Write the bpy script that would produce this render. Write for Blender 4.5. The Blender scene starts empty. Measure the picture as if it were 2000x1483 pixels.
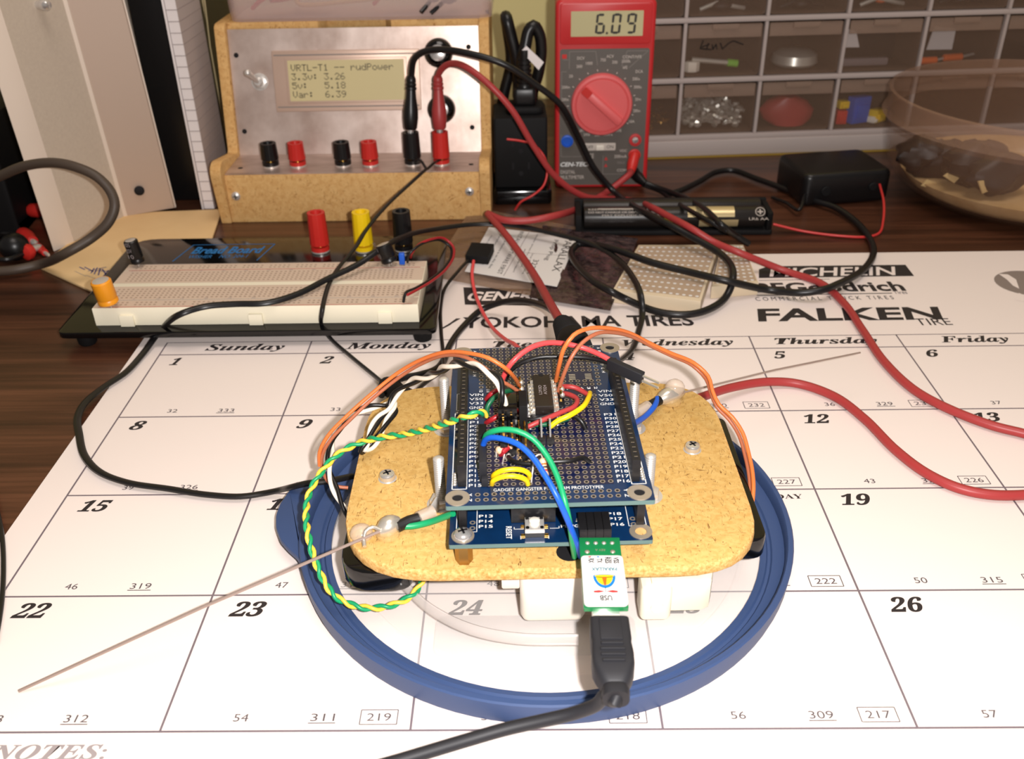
import bpy, bmesh, math, random
from mathutils import Vector, Matrix

# ------------------------------------------------------------------ camera, world, lights, exposure
MM = 0.001
scn = bpy.context.scene
COL = scn.collection
CAMR = ((0.9998303320283549, 0.007402991313213593, -0.016867213038487983),
        (-0.01060391259752193, -0.5174273564577163, -0.8556614329421567),
        (-0.015062011608459562, 0.8556951130552385, -0.5172610649348266))
CAMZ = 241.847
FPX = 1854.22

cam_data = bpy.data.cameras.new('camera')
cam = bpy.data.objects.new('camera', cam_data)
COL.objects.link(cam)
cam_data.sensor_fit = 'HORIZONTAL'
cam_data.sensor_width = 36.0
cam_data.lens = FPX * 36.0 / 2000.0
cam_data.clip_start = 0.01
cam_data.clip_end = 20
cam_data.dof.use_dof = True
cam_data.dof.focus_distance = 0.36
cam_data.dof.aperture_fstop = 20
_m = Matrix(((CAMR[0][0], -CAMR[1][0], -CAMR[2][0], 0),
             (CAMR[0][1], -CAMR[1][1], -CAMR[2][1], 0),
             (CAMR[0][2], -CAMR[1][2], -CAMR[2][2], CAMZ * MM),
             (0, 0, 0, 1)))
cam.matrix_world = _m
scn.camera = cam

scn.view_settings.view_transform = 'Standard'
scn.view_settings.look = 'None'
scn.view_settings.gamma = 1.0
scn.view_settings.use_curve_mapping = False
scn.view_settings.exposure = 0.0

world = bpy.data.worlds.new('world')
scn.world = world
world.use_nodes = True
world.node_tree.nodes['Background'].inputs[0].default_value = (1.0, 0.88, 0.80, 1)
world.node_tree.nodes['Background'].inputs[1].default_value = 0.20


def lamp(name, kind, loc, energy, color, **kw):
    d = bpy.data.lights.new(name, kind)
    d.energy = energy
    d.color = color
    for k, v in kw.items():
        setattr(d, k, v)
    o = bpy.data.objects.new(name, d)
    COL.objects.link(o)
    o.location = Vector(loc) * MM
    return o


# the phone's own flash, just right of the lens, and the warm room lamp overhead
flash = lamp('phone_flash', 'POINT', (24, 2, 248), 9.0, (1.0, 0.96, 0.94), shadow_soft_size=0.004)
room = lamp('ceiling_lamp', 'AREA', (150, 150, 1700), 11.0, (1.0, 0.885, 0.81), shape='DISK', size=0.9)

# ------------------------------------------------------------------ picture point -> place in the room (mm)


def _ray(px, py):
    a, b = (px - 1000.0) / FPX, (py - 741.5) / FPX
    return Vector([a * CAMR[0][i] + b * CAMR[1][i] + CAMR[2][i] for i in range(3)])


def G(px, py, z=0.0):
    d = _ray(px, py)
    t = (z - CAMZ) / d[2]
    return Vector((t * d[0], t * d[1], z))


def V(px, py, y):
    d = _ray(px, py)
    t = y / d[1]
    return Vector((t * d[0], y, CAMZ + t * d[2]))


# ------------------------------------------------------------------ materials
def lin(c):
    return tuple((v / 255 / 12.92 if v / 255 <= 0.04045 else ((v / 255 + 0.055) / 1.055) ** 2.4) for v in c) + (1.0,)


def mat(name, rgb, rough=0.5, metal=0.0, spec=0.5, coat=0.0, alpha=1.0, trans=0.0, ior=1.45, noise=None, bump=None, sss=0.0, emit=None):
    """noise = (scale xyz, second colour, contrast lo, hi); bump = (scale, strength, distance)"""
    m = bpy.data.materials.new(name)
    m.use_nodes = True
    nt = m.node_tree
    b = nt.nodes['Principled BSDF']
    b.inputs['Base Color'].default_value = lin(rgb)
    b.inputs['Roughness'].default_value = rough
    b.inputs['Metallic'].default_value = metal
    b.inputs['Specular IOR Level'].default_value = spec
    b.inputs['Coat Weight'].default_value = coat
    b.inputs['Coat Roughness'].default_value = 0.08
    b.inputs['Alpha'].default_value = alpha
    b.inputs['Transmission Weight'].default_value = trans
    b.inputs['IOR'].default_value = ior
    if emit:
        b.inputs['Emission Color'].default_value = lin(rgb)
        b.inputs['Emission Strength'].default_value = emit
    if noise or bump:
        tc = nt.nodes.new('ShaderNodeTexCoord')
    if noise:
        sc, rgb2, lo, hi = noise
        mp = nt.nodes.new('ShaderNodeMapping')
        mp.inputs['Scale'].default_value = sc
        nz = nt.nodes.new('ShaderNodeTexNoise')
        nz.inputs['Scale'].default_value = 1.0
        nz.inputs['Detail'].default_value = 5.0
        nz.inputs['Roughness'].default_value = 0.6
        rp = nt.nodes.new('ShaderNodeValToRGB')
        rp.color_ramp.elements[0].position = lo
        rp.color_ramp.elements[1].position = hi
        rp.color_ramp.elements[0].color = lin(rgb2)
        rp.color_ramp.elements[1].color = lin(rgb)
        nt.links.new(tc.outputs['Object'], mp.inputs['Vector'])
        nt.links.new(mp.outputs['Vector'], nz.inputs['Vector'])
        nt.links.new(nz.outputs['Fac'], rp.inputs['Fac'])
        nt.links.new(rp.outputs['Color'], b.inputs['Base Color'])
    if bump:
        sc, st, dist = bump
        mp2 = nt.nodes.new('ShaderNodeMapping')
        mp2.inputs['Scale'].default_value = sc if hasattr(sc, '__len__') else (sc, sc, sc)
        n2 = nt.nodes.new('ShaderNodeTexNoise')
        n2.inputs['Scale'].default_value = 1.0
        n2.inputs['Detail'].default_value = 3.0
        bp = nt.nodes.new('ShaderNodeBump')
        bp.inputs['Strength'].default_value = st
        bp.inputs['Distance'].default_value = dist
        nt.links.new(tc.outputs['Object'], mp2.inputs['Vector'])
        nt.links.new(mp2.outputs['Vector'], n2.inputs['Vector'])
        nt.links.new(n2.outputs['Fac'], bp.inputs['Height'])
        nt.links.new(bp.outputs['Normal'], b.inputs['Normal'])
    return m


def fibre_board(name, base, light, dark, scale=420):
    """hardboard: mottled tan with scattered short darker fibres"""
    m = mat(name, base, rough=0.75, spec=0.25)
    nt = m.node_tree
    b = nt.nodes['Principled BSDF']
    tc = nt.nodes.new('ShaderNodeTexCoord')

    def layer(sc, rot, dist, lo, hi, c0, c1, prev=None):
        mp = nt.nodes.new('ShaderNodeMapping')
        mp.inputs['Scale'].default_value = sc
        mp.inputs['Rotation'].default_value = (0.3, 0.2, rot)
        nz = nt.nodes.new('ShaderNodeTexNoise')
        nz.inputs['Scale'].default_value = 1
        nz.inputs['Detail'].default_value = 4
        nz.inputs['Distortion'].default_value = dist
        rp = nt.nodes.new('ShaderNodeValToRGB')
        rp.color_ramp.elements[0].position = lo
        rp.color_ramp.elements[1].position = hi
        nt.links.new(tc.outputs['Object'], mp.inputs['Vector'])
        nt.links.new(mp.outputs['Vector'], nz.inputs['Vector'])
        nt.links.new(nz.outputs['Fac'], rp.inputs['Fac'])
        mx = nt.nodes.new('ShaderNodeMix')
        mx.data_type = 'RGBA'
        nt.links.new(rp.outputs['Color'], mx.inputs['Factor'])
        mx.inputs[6].default_value = lin(c0)
        mx.inputs[7].default_value = lin(c1)
        if prev is not None:
            nt.links.new(prev, mx.inputs[6])
        return mx.outputs[2]
    s = scale
    c = layer((s, s, s), 0.0, 0.6, 0.35, 0.62, base, light)
    c = layer((s * 2.4, s * 0.7, s), 0.5, 1.5, 0.60, 0.72, base, dark, c)
    c = layer((s * 0.6, s * 2.6, s), 0.9, 1.5, 0.64, 0.74, base, dark, c)
    nt.links.new(c, b.inputs['Base Color'])
    return m


def wood(name, c_dark, c_mid, c_light, rough=0.32):
    m = mat(name, c_mid, rough=rough, spec=0.4)
    nt = m.node_tree
    b = nt.nodes['Principled BSDF']
    tc = nt.nodes.new('ShaderNodeTexCoord')
    mp = nt.nodes.new('ShaderNodeMapping')
    mp.inputs['Scale'].default_value = (4, 70, 40)
    n1 = nt.nodes.new('ShaderNodeTexNoise')
    n1.inputs['Scale'].default_value = 1
    n1.inputs['Detail'].default_value = 7
    n1.inputs['Distortion'].default_value = 0.6
    rp = nt.nodes.new('ShaderNodeValToRGB')
    e = rp.color_ramp.elements
    e[0].position, e[0].color = 0.30, lin(c_dark)
    e[1].position, e[1].color = 0.72, lin(c_light)
    k = e.new(0.5)
    k.color = lin(c_mid)
    mp2 = nt.nodes.new('ShaderNodeMapping')
    mp2.inputs['Scale'].default_value = (14, 420, 200)
    n2 = nt.nodes.new('ShaderNodeTexNoise')
    n2.inputs['Scale'].default_value = 1
    n2.inputs['Detail'].default_value = 3
    mx = nt.nodes.new('ShaderNodeMix')
    mx.data_type = 'RGBA'
    mx.blend_type = 'MULTIPLY'
    mx.inputs['Factor'].default_value = 0.45
    r2 = nt.nodes.new('ShaderNodeValToRGB')
    r2.color_ramp.elements[0].position = 0.35
    r2.color_ramp.elements[1].position = 0.6
    r2.color_ramp.elements[0].color = (0.35, 0.33, 0.3, 1)
    nt.links.new(tc.outputs['Object'], mp.inputs['Vector'])
    nt.links.new(tc.outputs['Object'], mp2.inputs['Vector'])
    nt.links.new(mp.outputs['Vector'], n1.inputs['Vector'])
    nt.links.new(mp2.outputs['Vector'], n2.inputs['Vector'])
    nt.links.new(n1.outputs['Fac'], rp.inputs['Fac'])
    nt.links.new(n2.outputs['Fac'], r2.inputs['Fac'])
    nt.links.new(rp.outputs['Color'], mx.inputs[6])
    nt.links.new(r2.outputs['Color'], mx.inputs[7])
    nt.links.new(mx.outputs[2], b.inputs['Base Color'])
    return m


M = {}


def dm(k, *a, **kw):
    M[k] = mat(k, *a, **kw)


M['desk_wood'] = wood('desk_wood', (48, 27, 18), (80, 48, 33), (108, 68, 48))
dm('paper', (233, 220, 213), rough=0.6, spec=0.3)
dm('ink', (40, 34, 36), rough=0.6)
dm('grid_ink', (112, 100, 106), rough=0.6)
dm('small_ink', (84, 76, 80), rough=0.6)
dm('note_ink', (150, 140, 140), rough=0.6)
dm('logo_grey', (135, 122, 115), rough=0.6)
M['hardboard'] = fibre_board('hardboard', (192, 152, 86), (206, 169, 103), (118, 82, 40), 420)
M['mdf'] = fibre_board('mdf', (204, 158, 98), (216, 174, 114), (160, 112, 58), 300)
dm('mdf_edge', (226, 188, 124), rough=0.8, spec=0.2, noise=((900, 900, 900), (176, 128, 62), 0.3, 0.7))
dm('pale_wood', (214, 184, 128), rough=0.7)
dm('blue_pcb', (8, 42, 80), rough=0.22, spec=0.5, coat=0.3, noise=((90, 90, 90), (7, 34, 66), 0.35, 0.65))
dm('navy_pcb', (11, 20, 54), rough=0.25, spec=0.5, coat=0.3)
dm('pcb_edge', (92, 116, 112), rough=0.7)
dm('silk', (225, 225, 222), rough=0.6)
dm('pad_metal', (166, 154, 138), rough=0.4, metal=0.5)
dm('hole_dark', (14, 12, 16), rough=0.8)
dm('solder', (215, 208, 196), rough=0.28, metal=0.7)
dm('gold', (230, 180, 90), rough=0.25, metal=1.0)
dm('brass', (166, 128, 70), rough=0.35, metal=0.9)
dm('steel', (215, 210, 204), rough=0.36, metal=0.6)
dm('chrome', (220, 217, 214), rough=0.2, metal=0.75)
dm('whisker_steel', (172, 152, 142), rough=0.35, metal=0.5)
dm('brushed_aluminium', (222, 204, 194), rough=0.4, metal=0.72, noise=((30, 120, 14), (178, 156, 144), 0.3, 0.7), bump=((60, 60, 12), 0.12, 0.001))
dm('black_plastic', (16, 15, 16), rough=0.35, spec=0.5)
dm('black_matt', (13, 12, 13), rough=0.7, spec=0.3)
dm('black_gloss', (8, 8, 9), rough=0.12, spec=0.6)
dm('header_black', (22, 21, 23), rough=0.45)
dm('dark_rubber', (32, 32, 36), rough=0.55, spec=0.4)
dm('chip_black', (30, 24, 20), rough=0.4)
dm('white_plastic', (228, 220, 206), rough=0.4)
dm('ivory_plastic', (236, 228, 204), rough=0.45, spec=0.4)
dm('mini_ivory', (208, 190, 162), rough=0.5)
dm('tan_face', (176, 153, 130), rough=0.6)
dm('bb_face', (206, 184, 164), rough=0.55, spec=0.3)
dm('hole_grey', (166, 142, 124), rough=0.8)
dm('red_plastic', (196, 42, 36), rough=0.35, spec=0.5)
dm('yellow_plastic', (240, 200, 20), rough=0.35)
dm('yellow_card', (150, 122, 40), rough=0.7)
dm('meter_red', (194, 42, 44), rough=0.38)
dm('meter_dial', (220, 98, 98), rough=0.35)
dm('meter_face', (92, 86, 80), rough=0.45)
dm('meter_print', (200, 190, 180), rough=0.6)
dm('meter_print_dim', (128, 120, 114), rough=0.6)
dm('lcd_grey', (188, 180, 138), rough=0.2, spec=0.6)
dm('lcd_green', (206, 192, 146), rough=0.2, spec=0.6)
dm('lcd_ink', (38, 34, 26), rough=0.5)
dm('lcd_ink_soft', (66, 58, 40), rough=0.5)
dm('bezel_metal', (206, 178, 160), rough=0.4, metal=0.4)
dm('red_wire', (196, 52, 50), rough=0.38)
dm('dull_red_wire', (162, 54, 54), rough=0.42)
dm('pink_red_wire', (226, 78, 80), rough=0.35)
dm('dark_red_wire', (158, 30, 38), rough=0.35)
dm('black_wire', (20, 19, 20), rough=0.35, spec=0.5)
dm('grey_cable', (74, 62, 52), rough=0.5)
dm('orange_wire', (214, 114, 56), rough=0.4)
dm('brown_wire', (170, 98, 68), rough=0.4)
dm('white_wire', (238, 228, 212), rough=0.4)
dm('yellow_wire', (236, 200, 70), rough=0.4)
dm('bright_yellow_wire', (246, 206, 20), rough=0.4)
dm('green_wire', (22, 150, 96), rough=0.38)
dm('dark_green_wire', (24, 92, 60), rough=0.4)
dm('blue_wire', (24, 88, 196), rough=0.38)
dm('lid_blue', (54, 73, 112), rough=0.5, spec=0.4)
dm('clear_plastic', (246, 242, 240), rough=0.08, spec=0.5, alpha=0.16)
dm('frosted_clear', (232, 222, 216), rough=0.3, alpha=0.38)
dm('heat_shrink_clear', (220, 200, 180), rough=0.12, spec=0.8, alpha=0.45)
dm('glue', (226, 190, 130), rough=0.15, spec=0.7, alpha=0.35)
dm('drawer_plastic', (168, 138, 116), rough=0.22, spec=0.5, alpha=0.15)
dm('drawer_band', (166, 140, 122), rough=0.35, spec=0.4, alpha=0.5)
dm('cabinet_grey', (176, 163, 157), rough=0.5)
dm('cabinet_inner_shade', (40, 30, 26), rough=0.8)  # near-black colour standing in for shade deep inside the cabinet
dm('plinth_grey', (176, 164, 158), rough=0.5)
dm('tub_plastic', (146, 112, 90), rough=0.2, spec=0.5, alpha=0.17)
dm('tub_rim', (160, 126, 104), rough=0.25, spec=0.5, alpha=0.34)
dm('bin_plastic', (214, 190, 186), rough=0.28, spec=0.5, alpha=0.36)
dm('bin_rim', (226, 206, 202), rough=0.28, spec=0.5, alpha=0.85)
dm('bag_film', (150, 120, 96), rough=0.16, spec=0.7, alpha=0.42, bump=((120, 120, 120), 0.5, 0.004))
dm('bag_static', (84, 66, 66), rough=0.24, spec=0.7, metal=0.3, noise=((200, 130, 100), (34, 24, 26), 0.35, 0.6), bump=((110, 110, 110), 0.5, 0.004))
dm('manila', (234, 202, 150), rough=0.75, spec=0.2, noise=((14, 14, 14), (224, 188, 136), 0.3, 0.7))
dm('blue_ink', (58, 62, 128), rough=0.6)
dm('board_print_blue', (24, 112, 176), rough=0.5)
dm('case_cream', (222, 206, 190), rough=0.55)
dm('case_grey', (198, 184, 166), rough=0.6, noise=((500, 500, 500), (190, 175, 158), 0.3, 0.7))
dm('case_beige', (184, 162, 145), rough=0.6)
dm('wall_yellow', (238, 224, 160), rough=0.9, spec=0.1)
dm('notebook_white', (226, 218, 216), rough=0.7)
dm('notebook_page', (186, 174, 170), rough=0.8)
dm('rule_line', (158, 146, 144), rough=0.8)
dm('straw', (206, 188, 144), rough=0.4, metal=0.4)
dm('amber_plastic', (232, 150, 30), rough=0.35)
dm('green_pcb', (20, 112, 62), rough=0.3, coat=0.2)
dm('sticker_white', (222, 219, 216), rough=0.4)
dm('sticker_ink', (30, 28, 30), rough=0.5)
dm('cyan_print', (10, 110, 180), rough=0.5)
dm('yellow_print', (220, 190, 30), rough=0.5)
dm('orange_print', (200, 90, 20), rough=0.5)
dm('red_print', (190, 50, 50), rough=0.5)
dm('teal_print', (50, 110, 124), rough=0.5)
dm('resistor_tan', (224, 184, 150), rough=0.4)
dm('tan_food', (214, 180, 130), rough=0.8, noise=((60, 60, 60), (190, 152, 100), 0.3, 0.7))
dm('dark_chunk', (30, 23, 22), rough=0.45, noise=((90, 90, 90), (14, 10, 10), 0.35, 0.65))
dm('nut_metal', (214, 210, 200), rough=0.3, metal=0.6)
dm('pen_grey', (120, 110, 112), rough=0.4)
dm('orange_plastic', (220, 96, 30), rough=0.4)
dm('lime_plastic', (120, 190, 60), rough=0.4)
dm('rubber_tan', (206, 172, 120), rough=0.6)
dm('battery_label', (30, 26, 24), rough=0.35)
dm('battery_gold', (206, 186, 140), rough=0.3, metal=0.5)
dm('battery_print', (170, 160, 150), rough=0.5)

# ------------------------------------------------------------------ mesh building (all numbers in millimetres)
PI = math.pi


class MB:
    """collects shapes; put() turns one MB into ONE mesh object"""

    def __init__(self):
        self.v, self.f, self.s, self.mi, self.mats = [], [], [], [], []

    def slot(self, m):
        if m not in self.mats:
            self.mats.append(m)
        return self.mats.index(m)

    def add(self, vs, fs, m, X=None, smooth=True):
        o = len(self.v)
        k = self.slot(m)
        if X is not None:
            vs = [X @ Vector(p) for p in vs]
        self.v += [tuple(p) for p in vs]
        for q in fs:
            self.f.append(tuple(i + o for i in q))
            self.mi.append(k)
        return self

    def loft(self, rings, m, X=None, caps=(True, True), loop=True):
        n = len(rings[0])
        vs = [p for r in rings for p in r]
        fs = []
        for i in range(len(rings) - 1):
            for j in range(n if loop else n - 1):
                a, b = i * n + j, i * n + (j + 1) % n
                fs.append((a, b, b + n, a + n))
        if caps[0]:
            fs.append(tuple(range(n - 1, -1, -1)))
        if caps[1]:
            fs.append(tuple(range((len(rings) - 1) * n, len(rings) * n)))
        return self.add(vs, fs, m, X)

    def prism(self, poly, z0, z1, m, X=None, ch=0.0, seg=2, bottom_ch=None):
        """poly counter-clockwise; ch rounds the top and bottom edges"""
        if ch <= 0:
            return self.loft([[(x, y, z0) for x, y in poly], [(x, y, z1) for x, y in poly]], m, X)
        bc = ch if bottom_ch is None else bottom_ch
        rings = []
        if bc > 0:
            for i in range(seg + 1):
                a = (PI / 2) * i / seg
                ins = bc * (1 - math.sin(a))
                rings.append([(x, y, z0 + bc * (1 - math.cos(a))) for x, y in inset(poly, ins)])
        else:
            rings.append([(x, y, z0) for x, y in poly])
        for i in range(seg + 1):
            a = (PI / 2) * i / seg
            rings.append([(x, y, z1 - ch * (1 - math.sin(a))) for x, y in inset(poly, ch * (1 - math.cos(a)))])
        return self.loft(rings, m, X)

    def box(self, x0, x1, y0, y1, z0, z1, m, X=None, ch=0.0, r=0.0, seg=2):
        return self.prism(rrect(x0, x1, y0, y1, r), z0, z1, m, X, ch, seg)

    def lathe(self, prof, m, X=None, n=28, caps=(True, True)):
        rings = [[(r * math.cos(2 * PI * j / n), r * math.sin(2 * PI * j / n), z) for j in range(n)] for r, z in prof]
        return self.loft(rings, m, X, caps)

    def cyl(self, p0, p1, r0, m, r1=None, n=20, ch=0.0):
        p0, p1 = Vector(p0), Vector(p1)
        r1 = r0 if r1 is None else r1
        L = (p1 - p0).length
        prof = [(r0, 0), (r1, L)] if ch <= 0 else [(r0 - ch, 0), (r0, ch), (r1, L - ch), (r1 - ch, L)]
        return self.lathe(prof, m, axis(p0, p1 - p0), n)

    def ball(self, c, r, m, n=16, sz=1.0):
        c = Vector(c)
        k = max(6, n // 2)
        prof = [(max(1e-3, r * math.sin(PI * i / k)), -r * sz * math.cos(PI * i / k)) for i in range(k + 1)]
        return self.lathe(prof, m, Matrix.Translation(c), n)

    def tube(self, pts, r, m, n=10, X=None, caps=(True, True), flat=None):
        pts = [Vector(p) for p in pts]
        fr = frames(pts)
        rr = r if callable(r) else (lambda t: r)
        rings = []
        N = len(pts) - 1
        for i, (p, (t, u, w)) in enumerate(zip(pts, fr)):
            q = rr(i / N)
            a, b = (q, q) if flat is None else (q, q * flat)
            rings.append([p + u * (a * math.cos(2 * PI * j / n)) + w * (b * math.sin(2 * PI * j / n)) for j in range(n)])
        return self.loft(rings, m, X, caps)

    def ring(self, c, r0, r1, z, m, n=10, X=None):
        vs = [(c[0] + r * math.cos(2 * PI * j / n), c[1] + r * math.sin(2 * PI * j / n), z) for r in (r0, r1) for j in range(n)]
        return self.add(vs, [(j, n + j, n + (j + 1) % n, (j + 1) % n) for j in range(n)], m, X)

    def disc(self, c, r, z, m, n=16, X=None, ry=None):
        ry = r if ry is None else ry
        return self.add([(c[0] + r * math.cos(2 * PI * j / n), c[1] + ry * math.sin(2 * PI * j / n), z) for j in range(n)], [tuple(range(n))], m, X)

    def poly(self, pts, z, m, X=None):
        vs = [(p[0], p[1], z) for p in pts]
        a = sum(vs[i][0] * vs[(i + 1) % len(vs)][1] - vs[(i + 1) % len(vs)][0] * vs[i][1] for i in range(len(vs)))
        return self.add(vs, [tuple(range(len(vs))) if a > 0 else tuple(range(len(vs) - 1, -1, -1))], m, X)

    def stroke(self, a, b, w, z, m, X=None):
        a, b = Vector(a[:2]), Vector(b[:2])
        d = (b - a)
        d = Vector((-d.y, d.x)).normalized() * (w / 2)
        return self.poly([a - d, b - d, b + d, a + d], z, m, X)

    def frame(self, x0, x1, y0, y1, w, z, m, X=None):
        for p, q in (((x0, y0), (x1, y0)), ((x1, y0), (x1, y1)), ((x1, y1), (x0, y1)), ((x0, y1), (x0, y0))):
            self.stroke(p, q, w, z, m, X)
        return self

    def text(self, s, x0, x1, y0, y1, z, m, X=None, bold=0.0, shear=0.0, res=3):
        """text fitted to the box x0..x1, y0..y1 (x1=None keeps the type's own width)"""
        vs, fs = glyphs(s, bold, shear, res)
        if not vs:
            return self
        ax, bx = min(v[0] for v in vs), max(v[0] for v in vs)
        ay, by = min(v[1] for v in vs), max(v[1] for v in vs)
        sy = (y1 - y0) / (by - ay)
        sx = sy if x1 is None else (x1 - x0) / (bx - ax)
        return self.add([(x0 + (v[0] - ax) * sx, y0 + (v[1] - ay) * sy, z) for v in vs], fs, m, X)


_G = {}


def glyphs(s, bold, shear, res):
    key = (s, bold, shear, res)
    if key not in _G:
        cu = bpy.data.curves.new('lettering', 'FONT')
        cu.body = s
        cu.size = 1.0
        cu.resolution_u = res
        cu.offset = bold
        cu.shear = shear
        ob = bpy.data.objects.new('lettering', cu)
        COL.objects.link(ob)
        bpy.context.view_layer.update()
        me = bpy.data.meshes.new_from_object(ob.evaluated_get(bpy.context.evaluated_depsgraph_get()))
        _G[key] = ([tuple(v.co) for v in me.vertices], [tuple(p.vertices) for p in me.polygons])
        bpy.data.objects.remove(ob)
        bpy.data.curves.remove(cu)
        bpy.data.meshes.remove(me)
    return _G[key]


def serif(s, italic=False):
    """the heavy book face of the calendar"""
    out = ''
    for c in s:
        if c.isdigit():
            out += chr(0x1D7CE + int(c))
        elif 'A' <= c <= 'Z':
            out += chr((0x1D468 if italic else 0x1D400) + ord(c) - 65)
        elif 'a' <= c <= 'z':
            out += chr((0x1D482 if italic else 0x1D41A) + ord(c) - 97)
        else:
            out += c
    return out


def axis(p, d):
    d = Vector(d).normalized()
    return Matrix.Translation(Vector(p)) @ d.to_track_quat('Z', 'Y').to_matrix().to_4x4()


def place(x=0, y=0, z=0, rz=0.0, rx=0.0, ry=0.0):
    return Matrix.Translation((x, y, z)) @ Matrix.Rotation(math.radians(rz), 4, 'Z') @ Matrix.Rotation(math.radians(ry), 4, 'Y') @ Matrix.Rotation(math.radians(rx), 4, 'X')


def rrect(x0, x1, y0, y1, r=0.0, k=5):
    if r <= 0:
        return [(x0, y0), (x1, y0), (x1, y1), (x0, y1)]
    out = []
    for cx, cy, a0 in ((x1 - r, y0 + r, -90), (x1 - r, y1 - r, 0), (x0 + r, y1 - r, 90), (x0 + r, y0 + r, 180)):
        for i in range(k + 1):
            a = math.radians(a0 + 90 * i / k)
            out.append((cx + r * math.cos(a), cy + r * math.sin(a)))
    return out


def rounded(poly, radii, k=5):
    """round the corners of any polygon"""
    out = []
    n = len(poly)
    for i, p in enumerate(poly):
        r = radii[i] if hasattr(radii, '__len__') else radii
        p = Vector(p)
        a, b = (Vector(poly[i - 1]) - p), (Vector(poly[(i + 1) % n]) - p)
        if r <= 0:
            out.append(tuple(p))
            continue
        r = min(r, a.length * 0.49, b.length * 0.49)
        s, e = p + a.normalized() * r, p + b.normalized() * r
        for j in range(k + 1):
            t = j / k
            out.append(tuple(s * (1 - t) ** 2 + p * 2 * t * (1 - t) + e * t * t))
    return out


def inset(poly, d):
    if abs(d) < 1e-9:
        return list(poly)
    n = len(poly)
    out = []
    for i in range(n):
        p0, p1, p2 = Vector(poly[i - 1]), Vector(poly[i]), Vector(poly[(i + 1) % n])
        e1, e2 = (p1 - p0), (p2 - p1)
        if e1.length < 1e-9:
            e1 = e2
        if e2.length < 1e-9:
            e2 = e1
        n1, n2 = Vector((-e1.y, e1.x)).normalized(), Vector((-e2.y, e2.x)).normalized()
        b = (n1 + n2)
        b = n1 if b.length < 1e-6 else b.normalized()
        c = max(0.35, b.dot(n1))
        q = p1 + b * (d / c)
        out.append((q.x, q.y))
    return out


def frames(pts):
    out = []
    n = len(pts)
    u = None
    for i in range(n):
        t = (pts[min(i + 1, n - 1)] - pts[max(i - 1, 0)])
        t = t.normalized() if t.length > 1e-9 else Vector((0, 0, 1))
        if u is None:
            ref = Vector((0, 0, 1)) if abs(t.z) < 0.9 else Vector((1, 0, 0))
            u = ref - t * ref.dot(t)
        else:
            u = u - t * u.dot(t)
        u.normalize()
        out.append((t, u.copy(), t.cross(u)))
    return out


def spline(pts, step=2.0):
    """smooth curve through the points, sampled evenly"""
    P = [Vector(p) for p in pts]
    if len(P) == 2:
        n = max(2, int((P[1] - P[0]).length / step))
        return [P[0].lerp(P[1], i / n) for i in range(n + 1)]
    out = []
    for i in range(len(P) - 1):
        p0, p1, p2, p3 = P[max(i - 1, 0)], P[i], P[i + 1], P[min(i + 2, len(P) - 1)]
        if i == 0:
            p0 = p1 * 2 - p2
        if i == len(P) - 2:
            p3 = p2 * 2 - p1
        d1, d2, d3 = max((p1 - p0).length, 1e-6) ** .5, max((p2 - p1).length, 1e-6) ** .5, max((p3 - p2).length, 1e-6) ** .5
        m1 = (p2 - p1) + ((p1 - p0) / d1 - (p2 - p0) / (d1 + d2)) * d2
        m2 = (p2 - p1) + ((p3 - p2) / d3 - (p3 - p1) / (d2 + d3)) * d2
        n = max(2, int((p2 - p1).length / step))
        for j in range(n):
            t = j / n
            out.append(p1 * (2 * t ** 3 - 3 * t ** 2 + 1) + m1 * (t ** 3 - 2 * t ** 2 + t) + p2 * (-2 * t ** 3 + 3 * t ** 2) + m2 * (t ** 3 - t ** 2))
    out.append(P[-1])
    return out


def W(*pts):
    """(px, py, z) on the level z, or (px, py, 'y', Y) on the upright plane Y, or a Vector"""
    out = []
    for p in pts:
        if isinstance(p, Vector):
            out.append(p)
        elif len(p) == 4:
            out.append(V(p[0], p[1], p[3]))
        else:
            out.append(G(*p))
    return out


def twisted(pts, r, pitch, phase=0.0):
    """two strands wound round one path"""
    c = spline(pts, 1.0)
    fr = frames(c)
    a, b = [], []
    s = 0.0
    for i, p in enumerate(c):
        if i:
            s += (p - c[i - 1]).length
        th = 2 * PI * s / pitch + phase
        o = fr[i][1] * math.cos(th) + fr[i][2] * math.sin(th)
        a.append(p + o * r * 1.02)
        b.append(p - o * r * 1.02)
    return a, b


# ------------------------------------------------------------------ objects
ROOT = {}


def put(name, mb, parent=None, world=False, sharp=38, label=None):
    """one mesh object; geometry is in the thing's own millimetres unless world=True"""
    me = bpy.data.meshes.new(name)
    vs = mb.v
    root = parent
    while root is not None and root.name not in ROOT:
        root = root.parent
    if world and root is not None:
        inv = ROOT[root.name].inverted()
        vs = [inv @ Vector(p) for p in vs]
    me.from_pydata([(p[0] * MM, p[1] * MM, p[2] * MM) for p in vs], [], mb.f)
    for m in mb.mats:
        me.materials.append(M[m])
    me.polygons.foreach_set('material_index', mb.mi)
    me.polygons.foreach_set('use_smooth', [True] * len(mb.f))
    me.set_sharp_from_angle(angle=math.radians(sharp))
    me.update()
    o = bpy.data.objects.new(name, me)
    COL.objects.link(o)
    if parent is not None:
        o.parent = parent
    if label:
        o['label'] = label
    return o


def tag(o, label, cat, group=None, kind=None):
    if label:
        o['label'] = label
    if cat:
        o['category'] = cat
    if group:
        o['group'] = group
    if kind:
        o['kind'] = kind
    return o


def thing(name, label, cat, X=None, group=None):
    o = bpy.data.objects.new(name, None)
    COL.objects.link(o)
    X = Matrix.Identity(4) if X is None else X
    Y = X.copy()
    Y.translation = X.translation * MM
    o.matrix_world = Y
    o.empty_display_size = 0.01
    ROOT[o.name] = X
    return tag(o, label, cat, group)


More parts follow.
